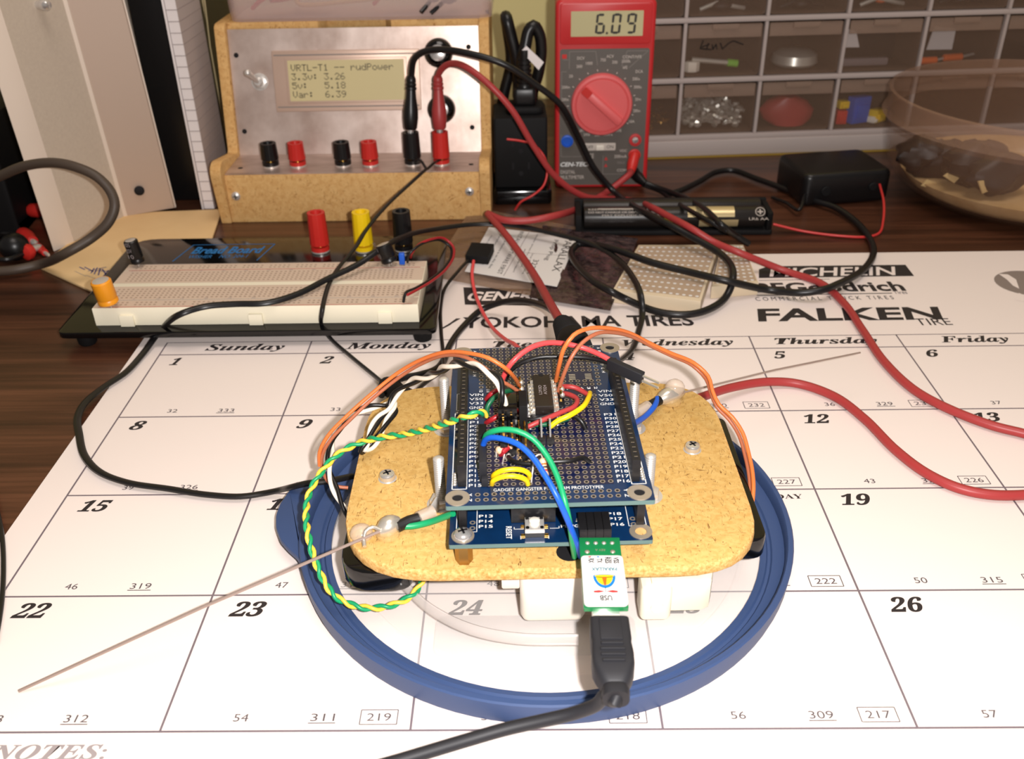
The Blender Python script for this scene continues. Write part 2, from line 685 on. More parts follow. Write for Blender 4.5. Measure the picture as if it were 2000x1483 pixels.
def solo(name, mb, label, cat, X=None, group=None, world=True):
    """a thing that is one mesh, its origin at X"""
    X = Matrix.Identity(4) if X is None else X
    inv = X.inverted()
    if world:
        mb.v = [tuple(inv @ Vector(p)) for p in mb.v]
    o = put(name, mb)
    Y = X.copy()
    Y.translation = X.translation * MM
    o.matrix_world = Y
    ROOT[o.name] = X
    return tag(o, label, cat, group)


def wire(name, pts, r, m, parent=None, label=None, n=10, step=2.0, flat=None):
    b = MB()
    b.tube(spline(pts, step), r, m, n, flat=flat)
    return put(name, b, parent, world=True, label=label)

# ------------------------------------------------------------------ the setting
b = MB()
b.box(-1400, 1400, 930, 990, -760, 1500, 'wall_yellow')
tag(put('wall_back', b), 'pale yellow painted wall behind the desk', None, kind='structure')

t = thing('desk', 'dark walnut desk top that everything stands on', 'desk')
b = MB()
b.box(-900, 900, -60, 925, -28, 0, 'desk_wood', ch=3)
put('desk_top', b, t)
for x in (-860, 860):
    for y in (-20, 885):
        b = MB()
        b.box(x - 25, x + 25, y - 25, y + 25, -750, -28.2, 'desk_wood', ch=3)
        put('leg', b, t)

# ------------------------------------------------------------------ desk pad calendar
S = 77.0
CX, CY = -2.47474 * S, 5.72146 * S        # top left corner of the Sunday heading
HH, RH = 0.1694 * S, 0.7632 * S
cal = thing('desk_calendar', 'large white desk pad calendar sheet with a month grid under the robot', 'calendar', place(0, 0, 0.05))
b = MB()
b.box(-205, 366, 112, 547, 0, 0.45, 'paper')
put('sheet', b, cal)
ZP = 0.55
g = MB()
for u in range(8):
    x = CX + u * S
    g.stroke((x, CY + 0.2), (x, CY - HH - 4 * RH), 0.75, ZP, 'grid_ink')
g.stroke((CX, CY), (CX + 7 * S, CY), 0.6, ZP, 'grid_ink')
for v in range(5):
    y = CY - HH - v * RH
    g.stroke((CX, y), (CX + 7 * S, y), 0.75, ZP + 0.01, 'grid_ink')
put('grid_lines', g, cal)
for i, (n, a, e) in enumerate((('Sunday', .29, .83), ('Monday', .25, .83), ('Tuesday', .25, .84), ('Wednesday', .13, .88), ('Thursday', .16, .85), ('Friday', .27, .73), ('Saturday', .22, .8))):
    d = MB()
    d.text(serif(n, True), CX + (i + a) * S, CX + (i + e) * S, CY - HH + 2.2, CY - 2.0, ZP, 'ink', bold=0.012)
    put('day_name', d, cal)
day = 1
for v in range(4):
    for u in range(7):
        x0, y0 = CX + u * S, CY - HH - v * RH
        n = str(day)
        d = MB()
        k = MB()
        w = 5.6 * len(n) if n != '1' else 3.6
        d.text(serif(n), x0 + 8.2, x0 + 8.2 + w + 1.2, y0 - 10.6, y0 - 3.2, ZP, 'ink', bold=0.014, shear=0.27)
        j = 31 + day
        yb = y0 - RH + 3.6
        k.text(str(j), x0 + 21.5, x0 + 26.1, yb, yb + 2.9, ZP, 'small_ink')
        k.text(str(366 - j - 1 + 0), x0 + 45.5, x0 + 53, yb, yb + 2.9, ZP, 'small_ink')
        k.stroke((x0 + 45, yb - 0.7), (x0 + 53.5, yb - 0.7), 0.35, ZP, 'small_ink')
        if 0 < u < 6:
            wd = 235 - (v * 5 + u)
            k.text(str(wd), x0 + 63, x0 + 70.5, yb, yb + 2.9, ZP, 'small_ink')
            k.frame(x0 + 61, x0 + 72.5, yb - 1.3, yb + 4.2, 0.32, ZP, 'small_ink')
        put('date_number', d, cal)
        put('day_count', k, cal)
        day += 1
k = MB()
k.text(serif('ASH WEDNESDAY'), CX + 3.30 * S, CX + 3.92 * S, CY - HH - 2 * RH - 6.2, CY - HH - 2 * RH - 3.2, ZP, 'ink')
put('feast_day_name', k, cal)
d = MB()
nl, nr = G(0, 1476), G(208, 1474)
d.text(serif('NOTES:', True), nl.x - 3, nr.x, G(100, 1487).y, G(100, 1457).y, ZP, 'note_ink', bold=0.01)  # heading ink made paler to imitate the flash glare on it
put('notes_heading', d, cal)


def logo(s, xl, xr, yt, yb, m, **kw):
    p, q = G(xl, yb), G(xr, yb)
    d.text(s, p.x, q.x, (p.y + q.y) / 2, G((xl + xr) / 2, yt).y, ZP + 0.03, m, **kw)


d = MB()
d.poly([G(x, y) for x, y in ((908, 597), (1040, 599), (1048, 567), (905, 563))], ZP, 'ink')
logo('GENERAL', 913, 1086, 571, 589, 'paper', bold=0.03, shear=0.3)
put('sponsor_name', d, cal)
d = MB()
for i in range(5):
    d.poly([G(860 + i * 3, 644 - i * 1.5), G(866 + i * 3, 644 - i * 1.5), G(900 - i * 1.2, 624), G(896 - i * 1.2, 624)], ZP + i * .004, 'ink')
logo('YOKOHAMA TIRES', 902, 1358, 619, 641, 'ink', bold=0.022)
put('sponsor_name', d, cal)
d = MB()
d.poly([G(x, y) for x, y in ((1482, 545), (1785, 541), (1768, 519), (1500, 522), (1482, 528))], ZP, 'ink')
logo('MICHELIN', 1502, 1762, 524, 541, 'paper', bold=0.015, shear=0.3)
d.stroke(G(1482, 550), G(1620, 547), 0.5, ZP, 'ink')
put('sponsor_name', d, cal)
d = MB()
logo('BFGoodrich', 1478, 1772, 553, 572, 'ink', bold=0.03)
logo('Tires', 1747, 1773, 570, 576, 'small_ink')
d.stroke(G(1478, 579), G(1742, 574.5), 0.9, ZP, 'ink')
logo('C O M M E R C I A L   T R U C K   T I R E S', 1476, 1748, 581, 588, 'ink')
put('sponsor_name', d, cal)
d = MB()
logo('FALKEN', 1480, 1853, 603, 628, 'ink', bold=0.03, shear=0.12)
logo('TIRE', 1792, 1862, 624, 637, 'ink')
put('sponsor_name', d, cal)
d = MB()
c = G(2010, 555)
d.disc((c.x, c.y), 19, ZP, 'logo_grey', n=32, ry=17)
d.poly([G(x, y) for x, y in ((1950, 537), (1968, 538), (1984, 548), (1990, 566), (1978, 560), (1966, 548))], ZP + 0.03, 'paper')
d.poly([G(x, y) for x, y in ((1980, 588), (1990, 574), (2000, 580), (2004, 592))], ZP + 0.03, 'paper')
put('sponsor_emblem', d, cal)

# ------------------------------------------------------------------ bench power supply (fibreboard case, sloping metal panel)
PX, PY = -207.9, 611.7
psu = thing('bench_power_supply', 'homemade bench power supply with tan fibreboard case, metal panel and text display', 'power supply', place(PX, PY, 0))
side = [(-3, 0), (120, 0), (120, 122), (58, 122), (40.5, 37), (-6, 43), (-9, 38), (-6, 33)]
side = [(0, 0), (125, 0), (125, 119.5), (60, 119.5), (56, 118), (40, 36.5), (2, 43), (-4, 40.5), (-6, 36)]
for x0, x1 in ((0, 7.2), (178.2, 185.3)):
    b = MB()
    # outline drawn in depth and height, pushed out along x
    X = Matrix(((0, 0, 1, 0), (1, 0, 0, 0), (0, 1, 0, 0), (0, 0, 0, 1)))
    b.prism(rounded(side, (0, 1, 1, 4, 3, 3, 4, 4, 4)), x0, x1, 'mdf', X, ch=0.6)
    put('side_panel', b, psu)
b = MB()
b.box(7.3, 178.1, 1, 10, 0, 33.2, 'mdf', ch=0.4)
put('front_board', b, psu)
b = MB()
b.box(7.3, 178.1, 118, 124.5, 0, 118, 'mdf')
put('back_board', b, psu)
b = MB()
b.prism([(7.4, 62.5), (69, 62.5), (74, 72), (114, 72), (119, 62.5), (178, 62.5), (178, 117.5), (7.4, 117.5)], 113.4, 119.2, 'mdf', ch=0.4)
put('top_board', b, psu)
b = MB()
b.box(66, 122, 74, 117, 105, 113.2, 'pale_wood')
put('inner_block', b, psu)
LEAN = math.degrees(math.atan2(18, 82))
# panel plane: x across, z up the slope, normal towards the front
PM = place(0, 42.6, 33.6, 0, -LEAN)
b = MB()
b.box(7.5, 178, 2.0, 44, 33.3, 34.0, 'brushed_aluminium')
b.box(7.5, 178, -0.2, 0.8, 0, 83.6, 'brushed_aluminium', PM)
for x, z in ((12, 67), (12.4, 16.5), (172, 17), (171, 70)):
    b.cyl(PM @ Vector((x, -0.22, z)), PM @ Vector((x, -0.3, z)), 1.7, 'hole_dark', n=14)
for x, y in ((15, 14), (172, 15)):
    b.cyl((x, y, 34.0), (x, y, 34.1), 1.7, 'hole_dark', n=14)
put('metal_panel', b, psu)


def front_xform(zoff=0.0):
    return PM @ Matrix(((1, 0, 0, 0), (0, 0, -1, -0.2 - zoff), (0, 1, 0, 0), (0, 0, 0, 1)))


FX = front_xform()        # x across the panel, y up the slope, z out towards the front
b = MB()
b.prism(rrect(36.7, 137.4, 29.4, 69.5, 0.8), 0, 2.2, 'bezel_metal', FX, ch=0.5, bottom_ch=0)
b.prism(rrect(45.5, 128.6, 35, 64.5, 0.5), 2.2, 2.9, 'bezel_metal', FX, ch=0.3, bottom_ch=0)
b.stroke((38, 32.5), (136, 32.5), 0.8, 2.28, 'meter_print_dim', FX)
b.stroke((38, 66.5), (136, 66.5), 0.8, 2.28, 'meter_print_dim', FX)
disp = put('display', b, psu)
b = MB()
b.prism(rrect(47.3, 126.8, 36.4, 63.0), 2.4, 3.05, 'lcd_green', FX)
put('screen', b, disp)
F57 = {'V': '10001 10001 10001 10001 10001 01010 00100', 'R': '11110 10001 10001 11110 10100 10010 10001', 'T': '11111 00100 00100 00100 00100 00100 00100',
       'L': '10000 10000 10000 10000 10000 10000 11111', '-': '00000 00000 00000 11111 00000 00000 00000', '1': '00100 01100 00100 00100 00100 00100 01110',
       'r': '00000 00000 10110 11001 10000 10000 10000', 'u': '00000 00000 10001 10001 10001 10011 01101', 'd': '00001 00001 01101 10011 10001 10001 01111',
       'P': '11110 10001 10001 11110 10000 10000 10000', 'o': '00000 00000 01110 10001 10001 10001 01110', 'w': '00000 00000 10001 10001 10101 10101 01010',
       'e': '00000 00000 01110 10001 11111 10000 01110', '3': '11111 00010 00100 00010 00001 10001 01110', '.': '00000 00000 00000 00000 00000 01100 01100',
       'v': '00000 00000 10001 10001 10001 01010 00100', ':': '00000 01100 01100 00000 01100 01100 00000', '2': '01110 10001 00001 00010 00100 01000 11111',
       '6': '00110 01000 10000 11110 10001 10001 01110', '5': '11111 10000 11110 00001 00001 10001 01110', '8': '01110 10001 10001 01110 10001 10001 01110',
       '0': '01110 10001 10011 10101 11001 10001 01110', 'a': '00000 00000 01110 00001 01111 10001 01111', '9': '01110 10001 10001 01111 00001 00010 01100'}
b = MB()
for row, s in enumerate(('VRTL-T1 -- rudPower', '3.3v: 3.26', '5v:   5.18', 'Var:  6.39')):
    for ci, ch in enumerate(s):
        if ch == ' ':
            continue
        for r, bits in enumerate(F57[ch].split()):
            for q, on in enumerate(bits):
                if on == '1':
                    x = 49.4 + ci * 3.72 + q * 0.63
                    y = 60.4 - row * 5.85 - r * 0.62
                    b.poly([(x, y - .58), (x + .6, y - .58), (x + .6, y), (x, y)], 3.1, 'lcd_ink_soft', FX)
put('screen_text', b, disp)
b = MB()
b.prism([(5.2 * math.cos(i * PI / 3), 5.2 * math.sin(i * PI / 3)) for i in range(6)], 0, 2.0, 'steel', FX @ place(26.5, 49.5, 0), ch=0.4)
b.lathe([(5.8, 0), (5.8, 0.5)], 'steel', FX @ place(26.5, 49.5, 0))
b.lathe([(3.0, 2), (3.0, 5.5), (2.4, 6)], 'steel', FX @ place(26.5, 49.5, 0))
sw = put('toggle_switch', b, psu)
b = MB()
p0, p1 = FX @ Vector((26.5, 49.5, 5)), FX @ Vector((22.5, 55.5, 14))
b.tube([p0, p0.lerp(p1, .5), p1], lambda t: 1.3 + 1.0 * t, 'steel', 12)
b.ball(p1, 2.5, 'steel', 14)
put('lever', b, sw)
for x, y, in ((151, 66.5), (151.5, 29.8)):
    b = MB()
    b.lathe([(9.6, 0), (9.8, 3), (9.4, 8), (8.6, 10.5), (6.5, 12.4), (3.0, 13.3), (0.1, 13.5)], 'black_gloss', FX @ place(x, y, 0), n=36)
    kn = put('knob', b, psu)
    b = MB()
    b.lathe([(5.4, 12.8), (5.2, 13.4), (3, 13.9), (0.1, 14.0)], 'chrome', FX @ place(x, y, 0), n=28)
    put('cap', b, kn)  # chrome disc stands in for the bright reflection on the black dome
for x, z in ((9.8 + 3, 19), (171, 20)):
    b = MB()
    b.lathe([(3.0, 0), (3.0, 0.8), (2.0, 1.7), (0.1, 2.0)], 'steel', place(x, 1, z, 0, 90))
    b.box(-1.6, 1.6, -0.3, 0.3, 1.9, 2.05, 'hole_dark', place(x, 1, z, 0, 90))
    b.box(-0.3, 0.3, -1.6, 1.6, 1.9, 2.05, 'hole_dark', place(x, 1, z, 0, 90))
    put('screw', b, psu)


def binding_post(parent, x, y, z, col, X=None, h=16.0, name='binding_post'):
    T = (X or Matrix.Identity(4)) @ place(x, y, z)
    b = MB()
    b.lathe([(5.6, 0), (5.6, 1.0)], 'steel', T)
    b.lathe([(5.6, 1.0), (5.6, 3.6)], col, T)
    b.lathe([(3.0, 3.6), (3.0, 5.0)], 'gold', T, n=14)
    prof, n = [], 24
    fl = [[((5.9 if j % 3 else 5.6) * (1 - 0.09 * q) * math.cos(2 * PI * j / 36), (5.9 if j % 3 else 5.6) * (1 - 0.09 * q) * math.sin(2 * PI * j / 36), 5.0 + q * (h - 5.0)) for j in range(36)] for q in (0, .3, .9, 1)]
    fl.append([(3.4 * math.cos(2 * PI * j / 36), 3.4 * math.sin(2 * PI * j / 36), h) for j in range(36)])
    fl.append([(2.6 * math.cos(2 * PI * j / 36), 2.6 * math.sin(2 * PI * j / 36), h - 5) for j in range(36)])
    b.loft(fl, col, T)
    b.disc((0, 0), 2.55, h - 4.9, 'hole_dark', 16, T)
    return put(name, b, parent)


for x, c in ((35.2, 'black_plastic'), (53.7, 'red_plastic'), (84.6, 'black_plastic'), (103.3, 'red_plastic')):
    binding_post(psu, x, 17.5, 34.0, c)
for x, c in ((132.2, 'black_plastic'), (151.8, 'red_plastic')):
    binding_post(psu, x, 17.5, 34.0, c, h=22)

# translucent bin on top of the supply
BX = place(PX + 9, PY + 63, 119.4)
bn = thing('plastic_bin', 'translucent pinkish plastic bin standing on top of the power supply', 'bin', BX)
b = MB()


def wall_ring(z, o, w=178, dd=75, r=9):
    return [(x, y, z) for x, y in rrect(-o, w + o, -o, dd + o, r + o)]


b.loft([wall_ring(0, 0), wall_ring(6, 0.8), wall_ring(60, 3), wall_ring(60, 1.6), wall_ring(6, -1.0), wall_ring(1.6, -2.0)], 'bin_plastic', caps=(True, True))
put('bin_body', b, bn)
b = MB()
b.loft([wall_ring(60.1, 3.2), wall_ring(60.1, 7), wall_ring(63, 7), wall_ring(63, 1.4), wall_ring(60.1, 1.4)], 'bin_rim', caps=(False, False))
put('rim', b, bn)
rnd = random.Random(4)
b = MB()
b.tube(spline([Vector((PX + p[0], PY + p[1] + 20, 119.4 + p[2])) for p in ((52, 62, 19), (54, 58, 9), (62, 57, 8), (85, 58, 9.5), (112, 60, 12), (100, 68, 13), (70, 70, 14), (52, 66, 20))]), 1.5, 'rubber_tan', 8)
solo('rubber_band', b, 'tan rubber band looped inside the translucent bin', 'rubber band', place(PX + 80, PY + 62, 121.4))
for i, (x, y, z, rz, m, lb) in enumerate(((46, 62, 15, 30, 'red_plastic', 'red clip end inside the translucent bin, leftmost of three'), (66, 66, 16, -20, 'red_plastic', 'red clip end beside the tan band inside the translucent bin'), (128, 64, 15, 10, 'red_plastic', 'red clip end at the far end of the tan band inside the bin'),
                                          (146, 64, 14, 100, 'black_plastic', 'black clip end inside the translucent bin, nearer the red clips'), (160, 62, 13, 80, 'black_plastic', 'black clip end by the rounded end of the translucent bin'))):
    b = MB()
    T = place(PX + x, PY + y + 19, 119.4 + z, rz)
    b.tube([T @ Vector((-12, 0, 0)), T @ Vector((-4, 0, 1)), T @ Vector((5, 0, 0)), T @ Vector((12, 0, -1))], lambda q: 3 + 3.4 * math.sin(PI * min(1, q + .2)), m, 12)
    b.tube([T @ Vector((-12, 0, 0)), T @ Vector((-18, 4, -4)), T @ Vector((-22, 10, -9))], 1.5, m, 8)
    solo('test_clip', b, lb, 'clip', T, 'clip ends in the translucent bin')

# ------------------------------------------------------------------ test leads of the supply
def plug(parent, p, d, col, L=36.0):
    """banana plug: bare collar, then a waisted grip"""
    d = Vector(d).normalized()
    X = axis(p, d)
    b = MB()
    b.lathe([(2.2, -6), (2.2, 2)], 'chrome', X, 14)
    put('pin', b, parent, world=True)
    b = MB()
    b.lathe([(3.6, 1.6), (4.4, 3), (5.0, 9), (4.9, 14), (3.6, 22), (3.2, 27), (3.7, 27.4), (3.7, 28.8), (3.1, 29.2), (3.5, 30), (3.5, 31.2), (3.0, 31.6), (3.3, 32.4), (3.2, 34), (2.4, L)], col, X, 20)
    return put('banana_plug', b, parent, world=True)


kp = Vector((PX + 132.2, PY + 17.5, 56.0))
kt = V(803, 145, PY + 24)
tl = thing('black_test_lead', 'long black test lead from the supply looping over the desk to the antistatic bag', 'test lead', Matrix.Translation(kp))
plug(tl, kp, kt - kp, 'black_plastic')
ktop = kp + (kt - kp).normalized() * 35
wire('cable', [ktop] + W((808, 118, 'y', 632), (822, 104, 'y', 628), (850, 97, 'y', 622), (900, 101, 'y', 612), (985, 126, 'y', 606), (1050, 168, 'y', 612), (1095, 205, 'y', 618), (1130, 268, 'y', 628), (1160, 328, 'y', 632), (1200, 375, 'y', 632), (1230, 398, 14), (1262, 416, 21.5), (1305, 438, 21.5), (1350, 462, 18), (1412, 500, 13.5), (1432, 540, 13), (1418, 580, 5), (1375, 608, 4), (1330, 615, 4), (1280, 608, 4), (1222, 584, 6), (1195, 570, 11), (1160, 550, 11), (1125, 515, 10), (1117, 490, 8), (1130, 477, 9), (1160, 478, 11), (1205, 488, 15), (1270, 512, 14), (1340, 530, 13), (1420, 549, 13), (1500, 566, 4), (1565, 572, 6), (1608, 566, 8), (1635, 556, 7.5), (1685, 528, 4), (1706, 495, 3), (1698, 465, 3), (1670, 432, 3), (1630, 405, 4), (1590, 392, 4), (1540, 372, 3), (1480, 350, 3), (1430, 333, 3), (1400, 336, 3), (1365, 355, 3), (1325, 374, 4), (1303, 380, 4)), 2.1, 'black_wire', tl)
rp = Vector((PX + 151.8, PY + 17.5, 56.0))
rt = V(855, 150, PY + 23)
tl = thing('red_test_lead', 'long red test lead from the supply over the calendar and back to the robot', 'test lead', Matrix.Translation(rp))
plug(tl, rp, rt - rp, 'dull_red_wire')
rtop = rp + (rt - rp).normalized() * 35
wire('cable', [rtop] + W((858, 142, 'y', 632), (868, 130, 'y', 628), (884, 124, 'y', 622), (910, 131, 'y', 612), (955, 165, 'y', 604), (1000, 215, 'y', 602), (1040, 282, 'y', 606), (1085, 345, 'y', 612), (1140, 383, 'y', 622), (1195, 388, 5), (1235, 392, 6), (1275, 406, 20.5), (1305, 422, 22), (1350, 446, 22), (1395, 473, 16), (1440, 492, 14), (1530, 528, 3), (1600, 552, 3), (1648, 592, 3), (1685, 645, 3), (1730, 710, 3), (1790, 765, 3), (1860, 802, 3), (1940, 832, 3), (2010, 850, 3), (2090, 880, 3), (2120, 920, 3), (2080, 956, 3), (2000, 967, 3), (1930, 966, 3), (1870, 953, 3), (1810, 925, 3), (1750, 880, 3), (1690, 820, 3), (1630, 775, 3), (1560, 750, 3), (1500, 746, 4), (1430, 757, 6), (1370, 776, 10), (1330, 790, 14), (1280, 800, 18)), 2.1, 'dull_red_wire', tl)

# twin lead from the supply's last two posts down over the bread board to the robot
tl = thing('twin_power_lead', 'thin twin black lead from the supply posts across the bread board to the robot', 'cable', Matrix.Translation(Vector((PX + 140, PY + 12, 40))))
wire('strand', [Vector((PX + 151.8, PY + 14, 38.6)), Vector((PX + 149, PY + 9, 38))] + W((848, 318, 'y', 616), (835, 330, 'y', 608)), 0.9, 'black_wire', tl)
wire('strand', [Vector((PX + 132.2, PY + 14, 38.6)), Vector((PX + 136, PY + 10, 38))] + W((822, 314, 'y', 614), (832, 329, 'y', 608)), 0.9, 'black_wire', tl)
wire('cable', W((834, 329, 'y', 608), (800, 360, 'y', 585), (765, 392, 'y', 562), (735, 424, 'y', 540), (712, 454, 'y', 524), (698, 478, 'y', 512), (680, 500, 24), (660, 525, 22.5), (645, 550, 22.3), (636, 575, 22), (629, 610, 20), (628, 634, 10), (645, 660, 4), (685, 696, 3), (730, 733, 3), (765, 762, 6), (800, 780, 14)), .85, 'black_wire', tl, flat=1.5)
b = MB()
q0, q1 = G(752, 752, 7), G(800, 778, 16)
b.lathe([(2.6, 0), (3.6, 1.5), (4.6, 3), (4.8, 12), (4.2, 13), (4.2, (q1 - q0).length)], 'black_matt', axis(q0, q1 - q0), 18)
put('barrel_plug', b, tl, world=True)

# black pair that runs from under the robot round the left of the sheet, over the bread board, back behind the robot
tl = thing('looped_black_lead', 'black twin flex looping from the lid across the bread board to behind the robot', 'cable', Matrix.Translation(G(600, 945, 4)))
pts = W((690, 930, 10), (640, 940, 12.6), (602, 944, 12.6), (572, 951, 10.5), (548, 957, 5), (520, 963, 2.6), (470, 970, 2.6), (400, 966, 2.6), (330, 955, 2.6), (250, 943, 2.6), (195, 922, 2.6), (165, 890, 2.6), (155, 850, 2.6), (152, 815, 2.6), (168, 785, 2.6), (205, 755, 2.6), (245, 728, 2.6), (280, 690, 2.6), (310, 650, 6), (350, 615, 22), (400, 599, 23), (460, 594, 23), (520, 592, 23), (580, 575, 23), (640, 545, 24), (700, 516, 26), (750, 482, 30), (800, 458, 26), (860, 446, 18), (930, 438, 14), (1000, 440, 13), (1080, 456, 12), (1160, 478, 12), (1205, 505, 12), (1235, 540, 12.5), (1252, 578, 12), (1255, 610, 5), (1248, 645, 4), (1236, 680, 8), (1215, 702, 16), (1195, 715, 24), Vector((30, 318, 32)))
wire('cable', pts, 1.1, 'black_wire', tl, flat=1.55)

# multimeter
mo, mu = G(1083, 368), G(1262, 366)
ma = math.degrees(math.atan2(mu.y - mo.y, mu.x - mo.x))
MX = place(mo.x, mo.y, 0, ma)
mm = thing('multimeter', 'red handheld digital multimeter standing upright and reading 6.09', 'multimeter', MX)
MF = Matrix(((1, 0, 0, 0), (0, 0, -1, 0), (0, 1, 0, 0), (0, 0, 0, 1)))   # x across, y up, z towards the viewer
b = MB()
b.prism(rrect(0, 67.6, 0, 131, 4.5), -25, 0, 'meter_red', MF, ch=2.2, seg=3)
b.prism(rrect(3.0, 64.6, 102, 129, 2.5), -0.5, 1.2, 'meter_red', MF, ch=0.6, bottom_ch=0)
put('case', b, mm)
b = MB()
b.prism(rrect(3.2, 64.4, 2.6, 99, 1.6), -0.5, 0.5, 'meter_face', MF)
face = put('face_plate', b, mm)
b = MB()
b.prism(rrect(10.3, 58.8, 107.3, 123.6, 0.4), 0, 1.5, 'lcd_grey', MF)
put('display', b, mm)
SEG = {'6': 'acdefg', '0': 'abcdef', '9': 'abcdfg'}
b = MB()


def seg7(ch, x, y, w=6.4, h=13.2, t=1.6, sl=0.08):
    def q(pts):
        b.poly([(x + px + (py - y) * sl, py) for px, py in pts], 1.58, 'lcd_ink', MF)
    gp = 0.3
    hz = {'a': y + h - t / 2, 'g': y + h / 2, 'd': y + t / 2}
    for s in SEG[ch]:
        if s in hz:
            yy = hz[s]
            q([(gp + t * .5, yy), (t + gp, yy - t / 2), (w - t - gp, yy - t / 2), (w - gp - t * .5, yy), (w - t - gp, yy + t / 2), (t + gp, yy + t / 2)])
        else:
            xx = t / 2 if s in 'fe' else w - t / 2
            y0 = y + h / 2 if s in 'fb' else y
            q([(xx, y0 + gp), (xx + t / 2, y0 + t * .7), (xx + t / 2, y0 + h / 2 - t * .7), (xx, y0 + h / 2 - gp), (xx - t / 2, y0 + h / 2 - t * .7), (xx - t / 2, y0 + t * .7)])


seg7('6', 26.4, 108.8)
seg7('0', 37.0, 108.8)
seg7('9', 47.2, 108.8)
b.disc((34.6, 109.4), 0.85, 1.58, 'lcd_ink', 10, MF)
put('digits', b, mm)
b = MB()
DX = MF @ place(32.6, 61.5, 0.5)
b.lathe([(21.5, 0), (21.5, 3), (20.6, 4.2), (19.0, 4.4), (18.6, 3.6), (18.3, 3.6), (17.8, 4.6), (0.1, 4.8)], 'meter_dial', DX, 48)
dial = put('dial', b, mm)
b = MB()
DR = DX @ place(0, 0, 0, 138)
b.prism(rrect(-18, 18, -3.0, 3.0, 2.2), 4.4, 8.0, 'meter_dial', DR, ch=0.9, bottom_ch=0)
b.prism(rrect(11.4, 18.0, -2.7, 2.7, 0.8), 7.9, 8.15, 'red_plastic', DR)
put('pointer', b, dial)
b = MB()
for k_ in range(20):
    a = math.radians(-70 + 320 * k_ / 19 + 0)
    cx, cy = 32.6 + 24.0 * math.cos(a), 61.5 + 24.0 * math.sin(a)
    b.stroke((cx, cy), (cx - 1.2 * math.cos(a), cy - 1.2 * math.sin(a)), 0.5, 0.56, 'meter_print', MF)
for s, x, y, w in (('DCV', 15, 92, 5), ('1000', 21, 88.5, 4.5), ('200', 14.5, 86.5, 4), ('20', 9.5, 80, 2.6), ('2000m', 4.6, 72.5, 5.6), ('200m', 4.6, 64, 5), ('200u', 5, 56, 4.4), ('10A', 8.6, 49, 3.4),
                   ('750', 31, 90.6, 3.6), ('ACV', 35, 93, 5), ('200', 39, 89, 3.6), ('CONT/hFE', 46, 92.4, 13), ('2000k', 45.5, 89.6, 6), ('hFE', 46.6, 85.4, 3), ('DCA', 55.4, 82.6, 5), ('200u', 53.4, 77.6, 5), ('2000u', 54.6, 72, 5.4), ('20m', 56, 63.5, 4), ('200m', 55, 55.5, 5), ('10A', 52.4, 48, 4),
                   ('200', 17.4, 42, 3.4), ('2000', 20.4, 39, 4.6), ('20k', 28.4, 38.6, 3.6), ('2000k', 35, 39, 4.6), ('hFE', 44, 41.6, 3.4)):
    b.text(s, x, x + w, y, y + 2.0, 0.56, 'meter_print', MF)
for p, q in (((5.2, 92), (9, 92)), ((9.6, 86), (9.6, 97.4)), ((9.6, 97.4), (27.6, 97.4)), ((27.6, 97.4), (29, 88)), ((45.5, 87), (49, 97.4)), ((49, 97.4), (63.4, 97.4)), ((63.4, 97.4), (50.6, 86)),
             ((4.4, 84), (4.4, 60)), ((4.4, 84), (8, 84)), ((4.4, 60), (9, 60)), ((4.6, 24), (4.6, 40)), ((4.6, 24), (20, 24)), ((35, 10.6), (35, 24.5)), ((35, 10.6), (56, 10.6))):
    b.stroke(p, q, 0.35, 0.56, 'meter_print_dim', MF)
b.poly([(4.6, 95.6), (7.8, 95.6), (7.8, 92.8), (4.6, 92.8)], 0.57, 'red_plastic', MF)
b.text('CEN-TECH', 4.2, 27.5, 16.6, 19.8, 0.56, 'silk', MF, bold=0.03, shear=0.25)
b.text('DIGITAL', 4.4, 15, 11.2, 13.8, 0.56, 'meter_print', MF)
b.text('MULTIMETER', 4.4, 21.5, 7.2, 9.8, 0.56, 'meter_print', MF)
b.text('CE', 24.6, 28.2, 22.6, 26, 0.56, 'meter_print', MF)
b.text('VDC', 46.6, 52, 27, 28.8, 0.56, 'meter_print', MF)
b.text('200mA', 43, 52, 22.6, 24.8, 0.56, 'meter_print', MF)
b.text('MAX', 45.4, 51, 18, 20, 0.56, 'meter_print_dim', MF)
b.text('COM', 45.4, 52.5, 12.4, 14.4, 0.56, 'meter_print', MF)
for y in (16, 21):
    b.poly([(35.8, y), (38.4, y), (37.1, y + 2.6)], 0.57, 'red_print', MF)
put('scale_print', b, face)
b = MB()
b.prism(rrect(20.2, 43.6, 28.4, 33.8, 0.8), 0.4, 1.5, 'meter_print', MF, ch=0.3, bottom_ch=0)
b.prism(rrect(29.4, 35.2, 29.2, 33.0, 0.6), 1.4, 4.2, 'white_plastic', MF, ch=0.5, bottom_ch=0)
b.text('OFF', 21.8, 27.6, 30, 32.4, 1.56, 'lcd_ink', MF)
b.text('ON', 37.2, 42, 30, 32.4, 1.56, 'lcd_ink', MF)
put('power_slider', b, mm)
b = MB()
b.lathe([(4.3, 0), (4.3, 1.6), (3.3, 1.8), (3.3, 0.9), (0.1, 0.9)], 'blue_wire', MF @ place(8.8, 35.6, 0.5), 24)
put('transistor_socket', b, mm)
for y, m in ((35.8, 'red_print'), (24.8, 'red_plastic'), (11.8, 'black_plastic')):
    b = MB()
    b.lathe([(4.4, 0), (4.4, 1.4), (3.4, 1.6), (3.4, 0.6), (0.1, 0.6)], m, MF @ place(57.4, y, 0.5), 24)
    if y > 30:
        b.lathe([(2.4, 0.7), (2.2, 1.6), (0.1, 1.9)], 'chrome', MF @ place(57.4, y, 0.5), 16)
    put('jack', b, mm)

